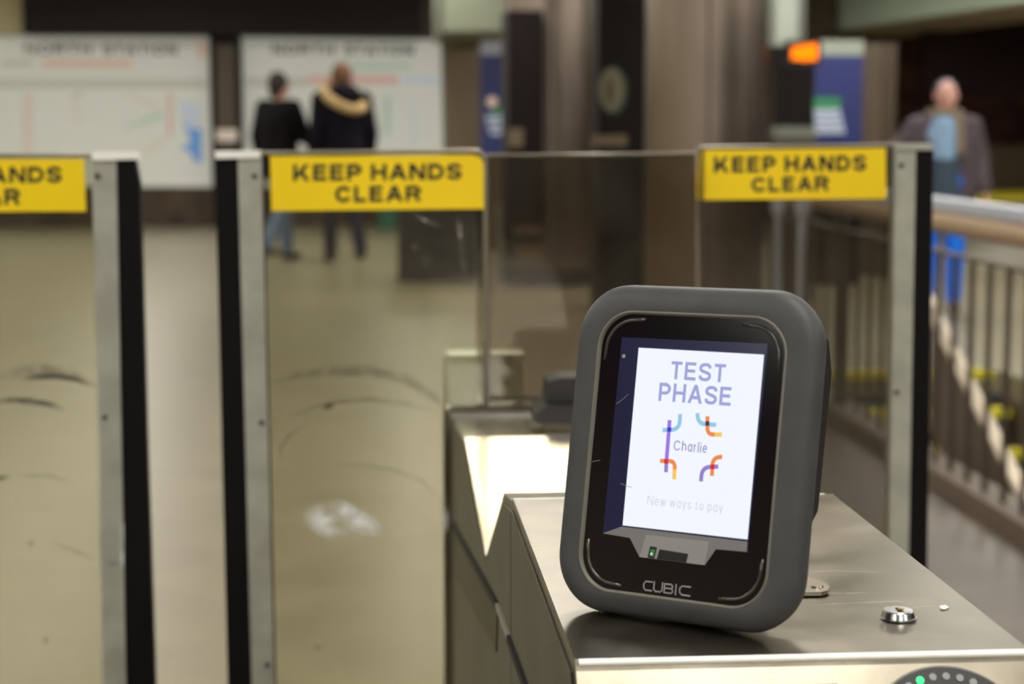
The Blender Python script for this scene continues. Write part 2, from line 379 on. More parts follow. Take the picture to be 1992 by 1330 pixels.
# unseen fluorescent fittings of the hall
def fitting(x, y, first=[None]):
    if first[0] is None:
        t = thing('unseen_ceiling_light', 'unseen long white fluorescent fitting under the concourse ceiling', 'light', (x, y, CEIL), 0, 'unseen fluorescent ceiling fittings')
        obj('unseen_lamp_housing', B(-.3, .3, -.75, .75, -.07, -.001), 'pale_beam', t, local=True)
        obj('unseen_diffuser', B(-.28, .28, -.72, .72, -.09, -.0705), 'lamp', t, local=True)
        first[0] = t; return
    r = first[0].copy(); C.objects.link(r); r.location = (x, y, CEIL)
    for ch in first[0].children:
        c = ch.copy(); C.objects.link(c); c.parent = r
for x in (-5.6, -2.7, .66, 3.6):
    for y in (-2.5, .6, 3.9, 7.5, 11, 14.5, 18, 21.5):
        if (x, y) != (.66, 11): fitting(x, y)
for x, y in ((.66, -6), (3.6, -6), (.66, -10), (3.6, -10), (.66, -13.5), (3.6, -13.5), (5.1, 11), (5.1, 14.5), (5.1, 18), (9.2, 9), (9.2, 13), (9.2, 18), (11.5, 33), (11.5, 28)): fitting(x, y)  # extra fittings added to light the far floor, platform edge and broad column

# ------------------------------------------------------------------ fare cabinet
XL, XR = .125, .4175
prof = [(1.037, .0), (1.037, .895), (1.137, 1.0142), (1.139, 1.0172), (1.144, 1.02), (1.66, 1.0185), (1.682, 1.0125), (1.782, 1.0)]
cab = thing('fare_gate_cabinet', 'brushed stainless steel fare gate cabinet with a notched top', 'fare gate', (.27, 2.0, 0))
near = prism([(XL, y, z) for y, z in prof + [(2.06, .868), (2.06, 0)]], (XR - XL, 0, 0))
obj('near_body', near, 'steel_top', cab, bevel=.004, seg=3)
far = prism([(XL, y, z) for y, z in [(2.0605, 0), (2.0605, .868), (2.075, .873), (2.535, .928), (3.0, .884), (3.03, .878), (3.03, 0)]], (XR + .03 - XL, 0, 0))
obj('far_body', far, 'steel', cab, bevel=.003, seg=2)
for y_, z_, r_ in ((1.1405, 1.0185, .0026), (1.681, 1.0128, .002), (2.975, .8895, .0035)):
    obj('highlight_bead', tube([(XL + .002, y_, z_), (XR - .002, y_, z_)], r_, 12), 'white_and_highlight', cab, smooth='auto')  # white beads added to draw highlight lines along the steel edges
# side skin of the cabinet and its seams
def side(pts, t=.002): return prism([(XL - t, y, z) for y, z in pts], (t - .0002, 0, 0))
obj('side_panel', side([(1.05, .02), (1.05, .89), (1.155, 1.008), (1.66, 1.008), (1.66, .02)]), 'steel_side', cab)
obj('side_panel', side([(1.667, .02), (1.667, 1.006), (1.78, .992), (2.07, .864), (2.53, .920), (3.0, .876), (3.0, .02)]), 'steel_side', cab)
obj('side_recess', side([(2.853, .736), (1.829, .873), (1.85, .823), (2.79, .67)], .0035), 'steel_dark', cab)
obj('side_seam', side([(2.86, .742), (1.829, .880), (1.829, .872), (2.86, .730)], .0055), 'slot_black', cab)
obj('side_seam', side([(1.829, .879), (1.675, .889), (1.675, .885), (1.829, .875)], .0055), 'aluminium', cab)
obj('side_seam', side([(1.675, .889), (1.09, .93), (1.09, .922), (1.675, .882)], .0055), 'slot_black', cab)
a = onY(872, 690, 3.04); b = onY(1018, 690, 3.04)
obj('far_riser', B(a.x, b.x, 3.035, 3.10, .70, a.z), 'riser_pale', cab, bevel=.004)
# gate channel: pale vertical strip at the cabinet's corner
obj('corner_strip', B(XL - .012, XL - .0022, 2.96, 3.03, .05, .9), 'edge', cab, bevel=.002)
# ticket slot and ring on the sloped front face
def front(u, v, w):   # u across from left edge, v down the sloped face from its top edge, w out of it
    s = Vector((0, 1.037 - 1.137, .895 - 1.0142)).normalized(); nn = Vector((0, s.z, -s.y))
    if nn.y > 0: nn = -nn
    return Vector((XL + u, 1.137, 1.0142)) + s * v + nn * w
bm = prism([front(.106, .0135, .0004), front(.164, .013, .0004), front(.164, .06, .0004), front(.106, .06, .0004)], front(0, 0, .0012) - front(0, 0, 0))
obj('ticket_slot', bm, 'slot_black', cab)
def fdisc(u, v, r, w0, w1, n=64):
    bm = bmesh.new(); A = [bm.verts.new(front(u + r * math.cos(2 * PI * i / n), v + r * math.sin(2 * PI * i / n), w0)) for i in range(n)]
    D = [bm.verts.new(front(u + r * math.cos(2 * PI * i / n), v + r * math.sin(2 * PI * i / n), w1)) for i in range(n)]
    bm.faces.new(A); bm.faces.new(D[::-1])
    for i in range(n): bm.faces.new((A[i], A[(i + 1) % n], D[(i + 1) % n], D[i]))
    return bm
RU, RV = .231, .0545
rg = obj('reader_ring', fdisc(RU, RV, .052, 0, .002), 'seam_grey', cab)
obj('reader_face', fdisc(RU, RV, .0505, .002, .003), 'housing_black', rg)
for k in range(32):
    an = -PI / 2 + math.radians(-19 + 11.25 * k)
    g = k == 0
    o = obj('indicator_light', fdisc(RU + .0442 * math.cos(an), RV + .0442 * math.sin(an), .0024, .003, .0036, 20), 'green_led' if g else 'led_off', rg)
    if g: o['label'] = 'glowing green indicator light'

# lock on the cabinet top
p = onZ(1747, 1203, 1.02)
lk = thing('cam_lock', 'small round chrome lock on the near right of the cabinet top', 'lock', (p.x, p.y, 1.0205))
bm = CY((0, 0, 0), .0122, .0012, .0122); cyl(bm, (0, 0, .0012), .0118, .0038, .0104); cyl(bm, (0, 0, .005), .0104, .0008, .0096)
obj('lock_barrel', bm, 'chrome', lk, local=True, smooth='auto')
obj('key_slot', B(-.0012, .0018, -.004, .004, .0059, .0062), 'slot_black', lk, local=True)
obj('key_plug', B(-.0005, .0035, -.0025, -.0005, .0063, .007), 'brass', lk, local=True)
# mounting tab behind the validator
br = thing('mounting_tab', 'flat pointed steel tab with a rivet beside the validator foot', 'bracket', tuple(onZ(1580, 1140, 1.0205)))
obj('plate', prismZ([(1520, 1105), (1560, 1118), (1600, 1130), (1611, 1136), (1614, 1142), (1610, 1148), (1598, 1151), (1520, 1152)], 1.0235, .0028), 'steel_mid', br)
q = onZ(1588, 1140, 1.0238); obj('rivet', CY((q.x, q.y, 1.0236), .0052, .0012, .0045), 'steel_mid', br)
# streaks and dull patch on the cabinet top belong to it
def streak(pts, wd, m, name):
    bm = bmesh.new(); P = [onZ(a, b, 1.0207) for a, b in pts]; rows = []; vals = []; N = len(P)
    for i, p in enumerate(P):
        t = (P[min(i + 1, N - 1)] - P[max(i - 1, 0)]).normalized(); nr = Vector((-t.y, t.x, 0))
        e = math.sin(PI * i / (N - 1)) ** .5
        rows.append([bm.verts.new(p + nr * wd * k) for k in (-1, 0, 1)]); vals += [0, e, 0]
    for a, b in zip(rows, rows[1:]):
        for k in range(2): bm.faces.new((a[k], a[k + 1], b[k + 1], b[k]))
    o = obj(name, bm, m, cab); at = o.data.attributes.new('soft', 'FLOAT', 'POINT')
    for i, v in enumerate(vals): at.data[i].value = v
for pts in ([(1555, 1178), (1640, 1173), (1720, 1170), (1800, 1168)], [(1560, 1112), (1640, 1110), (1730, 1114)], [(1565, 1152), (1650, 1154), (1700, 1150)], [(1770, 1182), (1800, 1178), (1835, 1176)], [(1010, 1068), (1040, 1067), (1075, 1066)]):
    streak(pts, .0014, 'scratch', 'scratch')
o = obj('paint_chip', prismZ([(1828, 1178), (1838, 1176), (1846, 1180), (1838, 1184), (1830, 1183)], 1.0207, .0006), 'white_and_highlight', cab)
# black sensor box on the far half
sb = thing('sensor_box', 'black plastic wedge shaped box on the far half of the cabinet', 'sensor')
sb.location = (.34, 2.62, .92)
Ys = 2.62
lowb = [onY(1042, 823, Ys), onY(1042, 806, Ys), onY(1066, 789, Ys), onY(1200, 785, Ys), onY(1200, 826, Ys)]
obj('base', prism(lowb, (0, .10, 0)), 'housing_black', sb, bevel=.004)
obj('upper_body', prism([onY(1063, 790, Ys + .02), onY(1066, 742, Ys + .02), onY(1090, 735, Ys + .02), onY(1200, 732, Ys + .02), onY(1200, 790, Ys + .02)], (0, .07, 0)), 'housing_black', sb, bevel=.004)
fb = lowb[0]
obj('foot_plate', B(fb.x + .012, .44, Ys + .005, Ys + .09, .922, fb.z - .001), 'steel_dark', sb)

# the next cabinet across the lane, which carries the left paddle (outside the photo)
c2 = cab.copy(); C.objects.link(c2); c2.location.x -= 1.379; c2['label'] = 'stainless steel fare gate cabinet across the lane, carrying the leftmost paddle'
for ch in list(cab.children):
    c = ch.copy(); C.objects.link(c); c.parent = c2; c.matrix_parent_inverse = ch.matrix_parent_inverse.copy()
    for g in ch.children:
        d = g.copy(); C.objects.link(d); d.parent = c; d.matrix_parent_inverse = g.matrix_parent_inverse.copy()
# ------------------------------------------------------------------ validator
hw = Vector((0.79996228, -0.59987325, 0.01457481)); vw = Vector((0.1079203, 0.16772569, 0.97990882)); nw = hw.cross(vw)
P0 = Vector((0.19491876, 1.21109549, 1.0215))
VM = Matrix.Translation(P0) @ Matrix((hw, -nw, vw)).transposed().to_4x4()
val = thing('ticket_validator', 'grey rubber framed contactless ticket validator with a lit portrait screen on the cabinet', 'ticket validator')
val.matrix_world = VM; bpy.context.view_layer.update()
def face(px, py):   # sight line onto the validator's front plane -> its local x, z
    d = ray(px, py); o = Vector((0, 0, CAMH)); Pt = o + d * ((P0 - o).dot(nw) / d.dot(nw)); return (Pt - P0).dot(hw), (Pt - P0).dot(vw)
def rr(x0, x1, z0, z1, r, y, n=10):
    pts = []
    for cx, cz, a0 in ((x1 - r, z1 - r, 0), (x0 + r, z1 - r, PI / 2), (x0 + r, z0 + r, PI), (x1 - r, z0 + r, 3 * PI / 2)):
        for i in range(n + 1):
            a = a0 + PI / 2 * i / n; pts.append(Vector((cx + math.cos(a) * r, y, cz + math.sin(a) * r)))
    return pts
def loft(rings, cap=(False, False), bm=None):
    bm = bm or bmesh.new(); V = [[bm.verts.new(p) for p in r] for r in rings]; n = len(V[0])
    for a, b in zip(V, V[1:]):
        for i in range(n): bm.faces.new((a[i], a[(i + 1) % n], b[(i + 1) % n], b[i]))
    if cap[0]: bm.faces.new(V[0][::-1])
    if cap[1]: bm.faces.new(V[-1])
    return bm
ox0, ox1, oz0, oz1, orad = -.0945, .0895, .0022, .2295, .0385
gx0, gx1, gz0, gz1, grad = -.0712, .0660, .0195, .2075, .0235
def O(i, y): return rr(ox0 + i, ox1 - i, oz0 + i, oz1 - i, orad - i * .8, y, 12)
def G(i, y): return rr(gx0 - i, gx1 + i, gz0 - i, gz1 + i, grad + i, y, 12)
bz = loft([O(.012, .026), O(.004, .024), O(.0012, .019), O(.0, .013), O(.0008, .008), O(.003, .004), O(.0065, .0015), O(.011, .0002), G(.004, .0), G(.0028, .0002)])
obj('rubber_bezel', bz, 'bezel_rubber', val, local=True, smooth=True)
obj('bezel_lip', loft([G(.0030, .0002), G(.0022, -.0006), G(.0012, -.0003), G(.0008, .002), G(.0, .0026)]), 'seam_grey', val, local=True, smooth=True)
fg = obj('front_glass', loft([G(.0011, .006), G(.0011, .0022)], (True, True)), 'black_gloss', val, local=True)
nv = [face(1207, 655), face(1491, 668), face(1452, 1075), face(1170, 1038)]
obj('display_surround', prism([(x, .0020, z) for x, z in nv], (0, .0002, 0)), 'navy_gloss', val, local=True)
sc = [(-.0421, .1851), (.0517, .1851), (.0513, .0632), (-.0421, .0632)]
scr = obj('screen', prism([(x, .0012, z) for x, z in sc], (0, .0006, 0)), 'screen_white', val, local=True)
def vtext(s, x0, x1, z0, z1, m, stroke=.1, parent=None, y=.0010, gap=.15, space=.4, name='lettering'):
    return obj(name, text_bm(s, lambda u, v, w_: Vector((x0 + (x1 - x0) * u, y + .0001 * w_, z0 + (z1 - z0) * v)), stroke, ratio=(x1 - x0) / (z1 - z0), gap=gap, space=space), m, parent, local=True)
vtext('TEST', -.0160, .0256, .1650, .1772, 'ink_lavender', .175, scr)
vtext('PHASE', -.0233, .0312, .1497, .1622, 'ink_lavender', .175, scr)
vtext('Charlie', -.0085, .0166, .1172, .1240, 'ink_charlie', .13, scr)
vtext('New ways to pay', -.0246, .0320, .0790, .0852, 'ink_faint', .085, scr, gap=.19, space=.5)
def ribbon(path, wd, m, y, scale=1, ox=1040, oy=520):
    pts = [Vector((face(ox + a / 3.32, oy + b / 3.32)[0], y, face(ox + a / 3.32, oy + b / 3.32)[1])) for a, b in path]
    # round the corner at each inner point
    out = [pts[0]]
    for i in range(1, len(pts) - 1):
        p, a, b = pts[i], pts[i - 1], pts[i + 1]; r = min(.006, (p - a).length * .8, (b - p).length * .8)
        s = p + (a - p).normalized() * r; e = p + (b - p).normalized() * r
        for k in range(7):
            t = k / 6; out.append(s * (1 - t) ** 2 + p * 2 * t * (1 - t) + e * t * t)
    out.append(pts[-1]); bm = bmesh.new(); rows = []
    for i, p in enumerate(out):
        t = (out[min(i + 1, len(out) - 1)] - out[max(i - 1, 0)]).normalized(); nr = Vector((-t.z, 0, t.x)) * wd / 2
        rows.append((bm.verts.new(p + nr), bm.verts.new(p - nr)))
    for a, b in zip(rows, rows[1:]): bm.faces.new((a[0], a[1], b[1], b[0]))
    return bm
lg = None
W_ = .0029
for path, m, y, oy in (
    ([(936, 946), (930, 1046), (822, 1050)], 's_blue', .00100, 520),
    ([(868, 985), (848, 1240)], 's_purple', .00096, 520), ([(848, 1240), (844, 1322)], 's_violet', .00096, 520),
    ([(867, 1032), (865, 1060)], 's_indigo', .00090, 520),
    ([(1047, 940), (1050, 1008), (1168, 1016)], 's_blue', .00100, 520),
    ([(1112, 960), (1112, 1078), (1160, 1078)], 's_orange', .00096, 520), ([(1158, 1078), (1205, 1079)], 's_yellow', .00095, 520),
    ([(1112, 992), (1112, 1022)], 's_char', .00090, 520),
    ([(806, 53), (903, 55), (900, 110)], 's_orange', .00100, 880), ([(900, 108), (896, 172)], 's_yellow', .00099, 880),
    ([(846, 40), (845, 72)], 's_red', .00090, 880),
    ([(1208, 28), (1145, 30), (1141, 150)], 's_orange', .00100, 880),
    ([(1182, 90), (1078, 94), (1070, 186)], 's_violet', .00096, 880),
    ([(1146, 76), (1144, 107)], 's_red', .00090, 880)):
    obj('logo_stroke', ribbon(path, W_, m, y, oy=oy), m, scr, local=True)
# moulded tray under the screen
def fpoly(pts, y, t): return prism([(face(a, b)[0], y, face(a, b)[1]) for a, b in pts], (0, t, 0))
obj('tray_ledge', fpoly([(1171, 1037), (1207, 1024), (1452, 1053), (1451, 1073), (1391, 1068), (1388, 1062), (1226, 1045), (1224, 1046)], .0011, .0008), 'tray_grey', val, local=True)
obj('tray_cheek', fpoly([(1224, 1046), (1256, 1040), (1243, 1083)], .0008, .001), 'tray_grey', val, local=True)
obj('tray_cheek', fpoly([(1378, 1053), (1391, 1068), (1370, 1099), (1366, 1080)], .0008, .001), 'tray_grey', val, local=True)
ty = obj('tray', fpoly([(1256, 1040), (1378, 1053), (1369, 1099), (1243, 1083)], .0007, .001), 'tray_light', val, local=True)
obj('tray_slot', fpoly([(1282, 1068), (1338, 1077), (1334, 1094), (1277, 1087)], .0005, .0004), 'slot_black', ty, local=True)
obj('tray_window', fpoly([(1264, 1062), (1277, 1064), (1272, 1086), (1259, 1084)], .0005, .0004), 'slot_black', ty, local=True)
obj('circuit', fpoly([(1266, 1068), (1274, 1069), (1271, 1083), (1263, 1081)], .0003, .0002), 'poster_green', ty, local=True)
x_, z_ = face(1267, 1077); obj('indicator_light', CY((x_, .0001, z_), .0009, .0002, axis='Y', n=12), 'white_and_highlight', ty, local=True)
# maker's lettering: squared wide strokes
def stroke_word(x0, x1, z0, z1, m):
    H_ = z1 - z0; Wd = (x1 - x0); cw = Wd / 5.05; bm = bmesh.new(); s = .0009
    def seg(P):
        pts = [Vector((a, .0018, b)) for a, b in P]
        for p, q in zip(pts, pts[1:]):
            t = (q - p).normalized(); nr = Vector((-t.z, 0, t.x)) * s / 2; p2 = p - t * s / 2; q2 = q + t * s / 2
            v = [bm.verts.new(c) for c in (p2 + nr, p2 - nr, q2 - nr, q2 + nr)]; bm.faces.new(v)
    def at(k, pts): return [(x0 + k + a * cw * .86, z0 + b * H_) for a, b in pts]
    Cc = [(1, .95), (.25, .95), (.05, .75), (0, .5), (.05, .25), (.25, .05), (1, .05)]
    seg(at(0, Cc)); seg(at(cw * 1.08, [(0, 1), (0, .25), (.2, .05), (.8, .05), (1, .25), (1, 1)]))
    seg(at(cw * 2.16, [(0, .95), (0, .05), (.8, .05), (1, .2), (1, .4), (.8, .52), (0, .52)])); seg(at(cw * 2.16, [(.8, .52), (.95, .65), (.95, .82), (.8, .95), (0, .95)]))
    seg(at(cw * 3.34, [(0, 1), (0, 0)])); seg(at(cw * 3.72, [(a * 1.25, b) for a, b in Cc])); return bm
obj('maker_lettering', stroke_word(-.0222, .0147, .0214, .0279, 'logo_grey'), 'logo_grey', val, local=True)
# light guides in the four corners
for cx, cz, a0 in ((gx0 + .024, gz1 - .024, PI / 2), (gx1 - .024, gz1 - .024, 0), (gx0 + .024, gz0 + .024, PI), (gx1 - .024, gz0 + .024, 3 * PI / 2)):
    r = .0205; pts = []
    for i in range(9):
        a = a0 + PI / 2 * i / 8; pts.append(Vector((cx + math.cos(a) * r, .0022, cz + math.sin(a) * r)))
    d0 = (pts[0] - pts[1]).normalized(); d1 = (pts[-1] - pts[-2]).normalized()
    pts = [pts[0] + d0 * .008] + pts + [pts[-1] + d1 * .008]
    obj('light_guide', tube(pts, .0013, 8), 'light_guide', val, local=True, smooth=True)
    e = pts[0] if a0 in (PI / 2, 3 * PI / 2) else pts[-1]
x_, z_ = face(1211, 692); obj('light_sensor', CY((x_, .0016, z_), .0013, .0004, axis='Y', n=16), 'logo_grey', val, local=True)
for pts in ([(1198, 785), (1212, 775), (1221, 766)], [(1206, 940), (1216, 944), (1228, 948)], [(1150, 898), (1158, 896), (1166, 895)]):
    P = [Vector((face(*q)[0], .0009, face(*q)[1])) for q in pts]; obj('scratch', tube(P, .00018, 5), 'logo_grey', val, local=True)
# black rear housing, chamfered at its foot, and the stand
def hous(x0, x1, pts): return prism([(x0, y, z) for y, z in pts], (x1 - x0, 0, 0))
obj('rear_housing', hous(ox0 + .014, ox1 - .0135, [(.022, .05), (.036, .066), (.056, .086), (.060, .18), (.050, .2), (.022, .21)]), 'housing_black', val, local=True, bevel=.004, seg=3, smooth='auto')
obj('inner_shell', hous(ox0 + .02, ox1 - .02, [(.0235, .018), (.034, .022), (.04, .054), (.04, .2), (.0235, .212)]), 'housing_black', val, local=True, bevel=.003)
obj('stand', hous(-.045, .045, [(.026, .0245), (.05, .03), (.05, .085), (.026, .085)]), 'housing_black', val, local=True, bevel=.004)
A = VM @ Vector((0, .05, .02))
obj('foot', CY((A.x, A.y, 1.0207), .03, .03, .026), 'housing_black', val, smooth='auto')

# ------------------------------------------------------------------ gate paddles
def place_on(px4, Y):   # px4: TL, TR, BR, BL of a cap-height box
    q = [onY(a, b, Y) for a, b in px4]
    def f(u, v, w_):
        p = (q[3] * (1 - u) + q[2] * u) * (1 - v) + (q[0] * (1 - u) + q[1] * u) * v; return Vector((p.x, Y - .0006 * w_, p.z))
    return f
def sign(parent, poly, Y, t1, t2, label=None):
    s = obj('warning_sign', prismY(poly, Y, .0015), 'sign_yellow', parent)
    obj('lettering', text_bm('KEEP HANDS', place_on(t1, Y - .0001), .238, ratio=(t1[1][0] - t1[0][0]) / (t1[3][1] - t1[0][1]), gap=.16, space=.56), 'sign_ink', s)
    obj('lettering', text_bm('CLEAR', place_on(t2, Y - .0001), .238, ratio=(t2[1][0] - t2[0][0]) / (t2[3][1] - t2[0][1]), gap=.16), 'sign_ink', s)
    return s
def screws(parent, pts, Y):
    for a, b in pts:
        p = onY(a, b, Y); obj('screw', CY((p.x, Y - .002, p.z), .0042, .002, axis='Y', n=12), 'dark_screw', parent)
YB = 2.93
pb = thing('gate_paddle', 'glass gate paddle left of the cabinet, middle one of three yellow signed paddles', 'gate paddle', (0, YB, .1), group='glass gate paddles')
obj('glass_pane', prismY([(505, 300), (925, 295), (936, 299), (941, 308), (941, 787), (869, 790), (869, 1760), (548, 1760)], YB, .010), 'glass_paddle', pb)
obj('post', prismY([(462, 300), (508, 300), (533, 1330), (545, 1760), (503, 1760), (490, 1330)], YB - .012, .030), 'aluminium', pb, bevel=.002)
obj('rubber_seal', prismY([(418, 304), (463, 304), (491, 1330), (503, 1760), (456, 1760), (443, 1330)], YB - .010, .028), 'black_rubber', pb, bevel=.004)
obj('top_cap', prismY([(417, 294), (505, 293), (506, 307), (419, 309)], YB - .018, .042), 'cap_highlight', pb, bevel=.006, seg=3)
pth = [(506, 298), (700, 296), (920, 293), (930, 294), (937, 298), (942, 307), (943, 330), (944, 560), (944, 787)]
obj('edge_trim', tube([onY(a, b, YB + .005) for a, b in pth], .0033, 8), 'edge', pb, smooth=True)
obj('inner_edge', prismY([(863, 700), (870, 690), (871, 787), (872, 1760), (864, 1760)], YB - .003, .003), 'glass_right', pb)
sign(pb, [(525, 304), (918, 301), (934, 305), (941, 318), (941, 406), (528, 410.5)], YB - .006, [(570, 320), (898, 318), (898, 349), (570, 352)], [(652, 362), (819, 361), (819, 391), (652, 394)])
obj('pane_seam', prismY([(508, 300), (512, 300), (537, 1330), (549, 1760), (545, 1760), (533, 1330)], YB - .004, .004), 'dark_screw', pb)
screws(pb, [(495, 343), (509, 822), (520, 1293)], YB - .013)
yg = YB - .0012
soft_ribbon([(530, 745), (580, 728), (650, 722), (720, 722), (790, 738), (850, 775), (868, 800)], .011, yg, 'scuff_mark', 'faint_scuff', pb)
soft_ribbon([(560, 812), (600, 795), (650, 782), (720, 776), (790, 785), (860, 806)], .0045, yg, 'scuff_mark', 'faint_scuff', pb)
soft_ribbon([(625, 797), (640, 790), (655, 784)], .006, yg - .0003, 'scuff_mark', 'scuff', pb)
soft_ribbon([(545, 905), (546, 870), (565, 845), (600, 825)], .0018, yg, 'scuff_mark', 'faint_scuff', pb)
soft_ribbon([(640, 906), (700, 903), (770, 915), (820, 935), (868, 985)], .0022, yg, 'scuff_mark', 'faint_scuff', pb)
soft_ribbon([(520, 1293), (527, 1290), (533, 1280)], .004, yg, 'scuff_mark', 'scuff', pb)
soft_ribbon([(610, 1256), (618, 1258), (628, 1260)], .004, yg, 'scuff_mark', 'faint_scuff', pb)
soft_ribbon([(890, 410), (895, 450), (900, 500), (906, 540)], .0035, yg, 'scratch_mark', 'scratch', pb)
soft_ribbon([(795, 410), (830, 430), (870, 446)], .0025, yg, 'scratch_mark', 'scratch', pb)
soft_ribbon([(802, 472), (806, 480), (812, 488)], .004, yg, 'scratch_mark', 'scratch', pb)
soft_patch(640, 1014, 56, 36, .3, yg, 'glare_patch', 'painted_glare', pb)  # pale patches paint a bright reflection on the pane and its edge
soft_patch(700, 1016, 70, 26, .5, yg - .0004, 'glare_patch', 'painted_glare', pb)
soft_patch(668, 990, 40, 18, .4, yg - .0008, 'glare_patch', 'painted_glare', pb)
soft_patch(867, 1010, 7, 34, 0, yg - .003, 'glare_patch', 'painted_glare', pb)
for q in ((432, 0),): pass

pa = thing('gate_paddle', 'glass gate paddle at the left edge with its yellow sign cut off', 'gate paddle', (-.5, YB, .1), group=None)
obj('glass_pane', prismY([(-408, 306), (182, 303), (200, 1330), (204, 1760), (-408, 1760)], YB, .010), 'glass_paddle', pa)
obj('post', prismY([(178, 304), (226, 304), (236, 850), (245, 1330), (253, 1760), (204, 1760), (200, 1330), (192, 850)], YB - .012, .030), 'aluminium', pa, bevel=.002)
obj('rubber_seal', prismY([(225, 308), (262, 308), (272, 360), (285, 850), (301, 1330), (310, 1760), (252, 1760), (245, 1330), (237, 850)], YB - .010, .028), 'black_rubber', pa, bevel=.004)
obj('top_cap', prismY([(177, 297), (265, 296), (267, 310), (180, 312)], YB - .018, .042), 'cap_highlight', pa, bevel=.006, seg=3)
obj('edge_trim', tube([onY(a, b, YB + .005) for a, b in [(-405, 304), (0, 303), (180, 302)]], .0033, 8), 'edge', pa, smooth=True)
sign(pa, [(-250, 310), (163, 309), (167, 411), (-248, 413)], YB - .006, [(-208, 326), (120, 324), (120, 355), (-208, 357)], [(-128, 368), (39, 367), (39, 398), (-128, 399)])
screws(pa, [(190, 343), (204, 812)], YB - .013)
soft_ribbon([(-20, 735), (40, 722), (90, 718), (140, 728), (190, 752)], .012, yg, 'scuff_mark', 'faint_scuff', pa)
soft_ribbon([(35, 738), (70, 733), (110, 731), (150, 738), (192, 755)], .0062, yg - .0004, 'scuff_mark', 'scuff', pa)
soft_ribbon([(-25, 782), (20, 778), (60, 780), (95, 786), (130, 798)], .0062, yg - .0004, 'scuff_mark', 'scuff', pa)
soft_ribbon([(-30, 935), (0, 930), (24, 926)], .0045, yg, 'scuff_mark', 'scuff', pa)
soft_ribbon([(24, 926), (60, 924), (100, 926), (150, 940)], .003, yg, 'scuff_mark', 'faint_scuff', pa)
soft_ribbon([(100, 1054), (130, 1065), (165, 1080), (195, 1090)], .003, yg, 'scuff_mark', 'faint_scuff', pa)
soft_ribbon([(200, 1092), (218, 1096), (234, 1100)], .004, YB - .0125, 'scuff_mark', 'faint_scuff', pa)
soft_patch(60, 1057, 8, 7, 0, yg, 'dirt_spot', 'faint_scuff', pa)
soft_patch(89, 1245, 8, 7, 0, yg, 'dirt_spot', 'faint_scuff', pa)
soft_patch(238, 1060, 4, 60, 0, YB - .0126, 'glare_patch', 'painted_glare', pa)  # painted glint of the same reflection on the post

YC = 3.0
pc = thing('gate_paddle', 'glass gate paddle right of the validator, post and seal on its right end', 'gate paddle', (.7, YC, .1))
obj('glass_pane', prismY([(1360, 290), (1746, 284), (1735, 1040), (1730, 1700), (1268, 1700), (1268, 880), (1360, 880)], YC, .010), 'glass_right', pc)
obj('post', prismY([(1742, 286), (1782, 286), (1768, 1060), (1757, 1700), (1716, 1700), (1730, 1040)], YC - .012, .030), 'aluminium', pc, bevel=.002)
obj('rubber_seal', prismY([(1781, 290), (1816, 290), (1804, 1085), (1794, 1700), (1757, 1700), (1768, 1060)], YC - .010, .028), 'black_rubber', pc, bevel=.004)
obj('top_cap', prismY([(1741, 280), (1815, 279), (1816, 292), (1742, 293)], YC - .016, .038), 'aluminium', pc, bevel=.003)
obj('edge_trim', tube([onY(a, b, YC + .005) for a, b in [(1744, 282), (1500, 285), (1368, 287), (1357, 291), (1353, 300), (1352, 330)]], .0033, 8), 'edge', pc, smooth=True)
s_ = sign(pc, [(1371, 292), (1723, 287.5), (1724, 386), (1371, 389)], YC - .006, [(1389, 305), (1685, 302), (1685, 332), (1389, 336)], [(1462, 345), (1612, 342), (1612, 371), (1462, 374)])
p1 = onY(1371, 292, YC - .006); p2 = onY(1371, 389, YC - .006); p3 = onY(1355, 388, YC + .03); p4 = onY(1354, 300, YC + .03); p5 = onY(1360, 293, YC + .03)
obj('folded_edge', prism([p1, p5, p4, p3, p2], (0, .001, 0)), 'sign_yellow', s_)
screws(pc, [(1753, 322), (1744, 763)], YC - .013)

YF = 2.965
fp = thing('fixed_screen', 'dark tinted fixed glass screen standing on the cabinet between two paddles', 'glass screen', (.35, YF, .88))
obj('glass_pane', prismY([(946, 302), (1352, 299), (1358, 800), (946, 800)], YF, .010), 'glass_fixed', fp)
obj('edge_trim', tube([onY(a, b, YF + .005) for a, b in [(947, 303), (1150, 302), (1350, 299)]], .0035, 8), 'edge', fp, smooth=True)
obj('edge_trim', tube([onY(a, b, YF + .005) for a, b in [(949, 305), (951, 560), (951, 796)]], .0018, 8), 'edge', fp, smooth=True)
obj('edge_band', prismY([(926, 410), (942, 410), (944, 796), (928, 796)], YF + .012, .012), 'glass_fixed', fp)
obj('base_channel', prismY([(876, 795), (1230, 783), (1230, 800), (876, 801)], YF - .006, .022), 'steel_dark', fp)
obj('base_channel', prismY([(948, 772), (1230, 766), (1230, 774), (948, 780)], YF - .002, .014), 'steel_dark', fp)

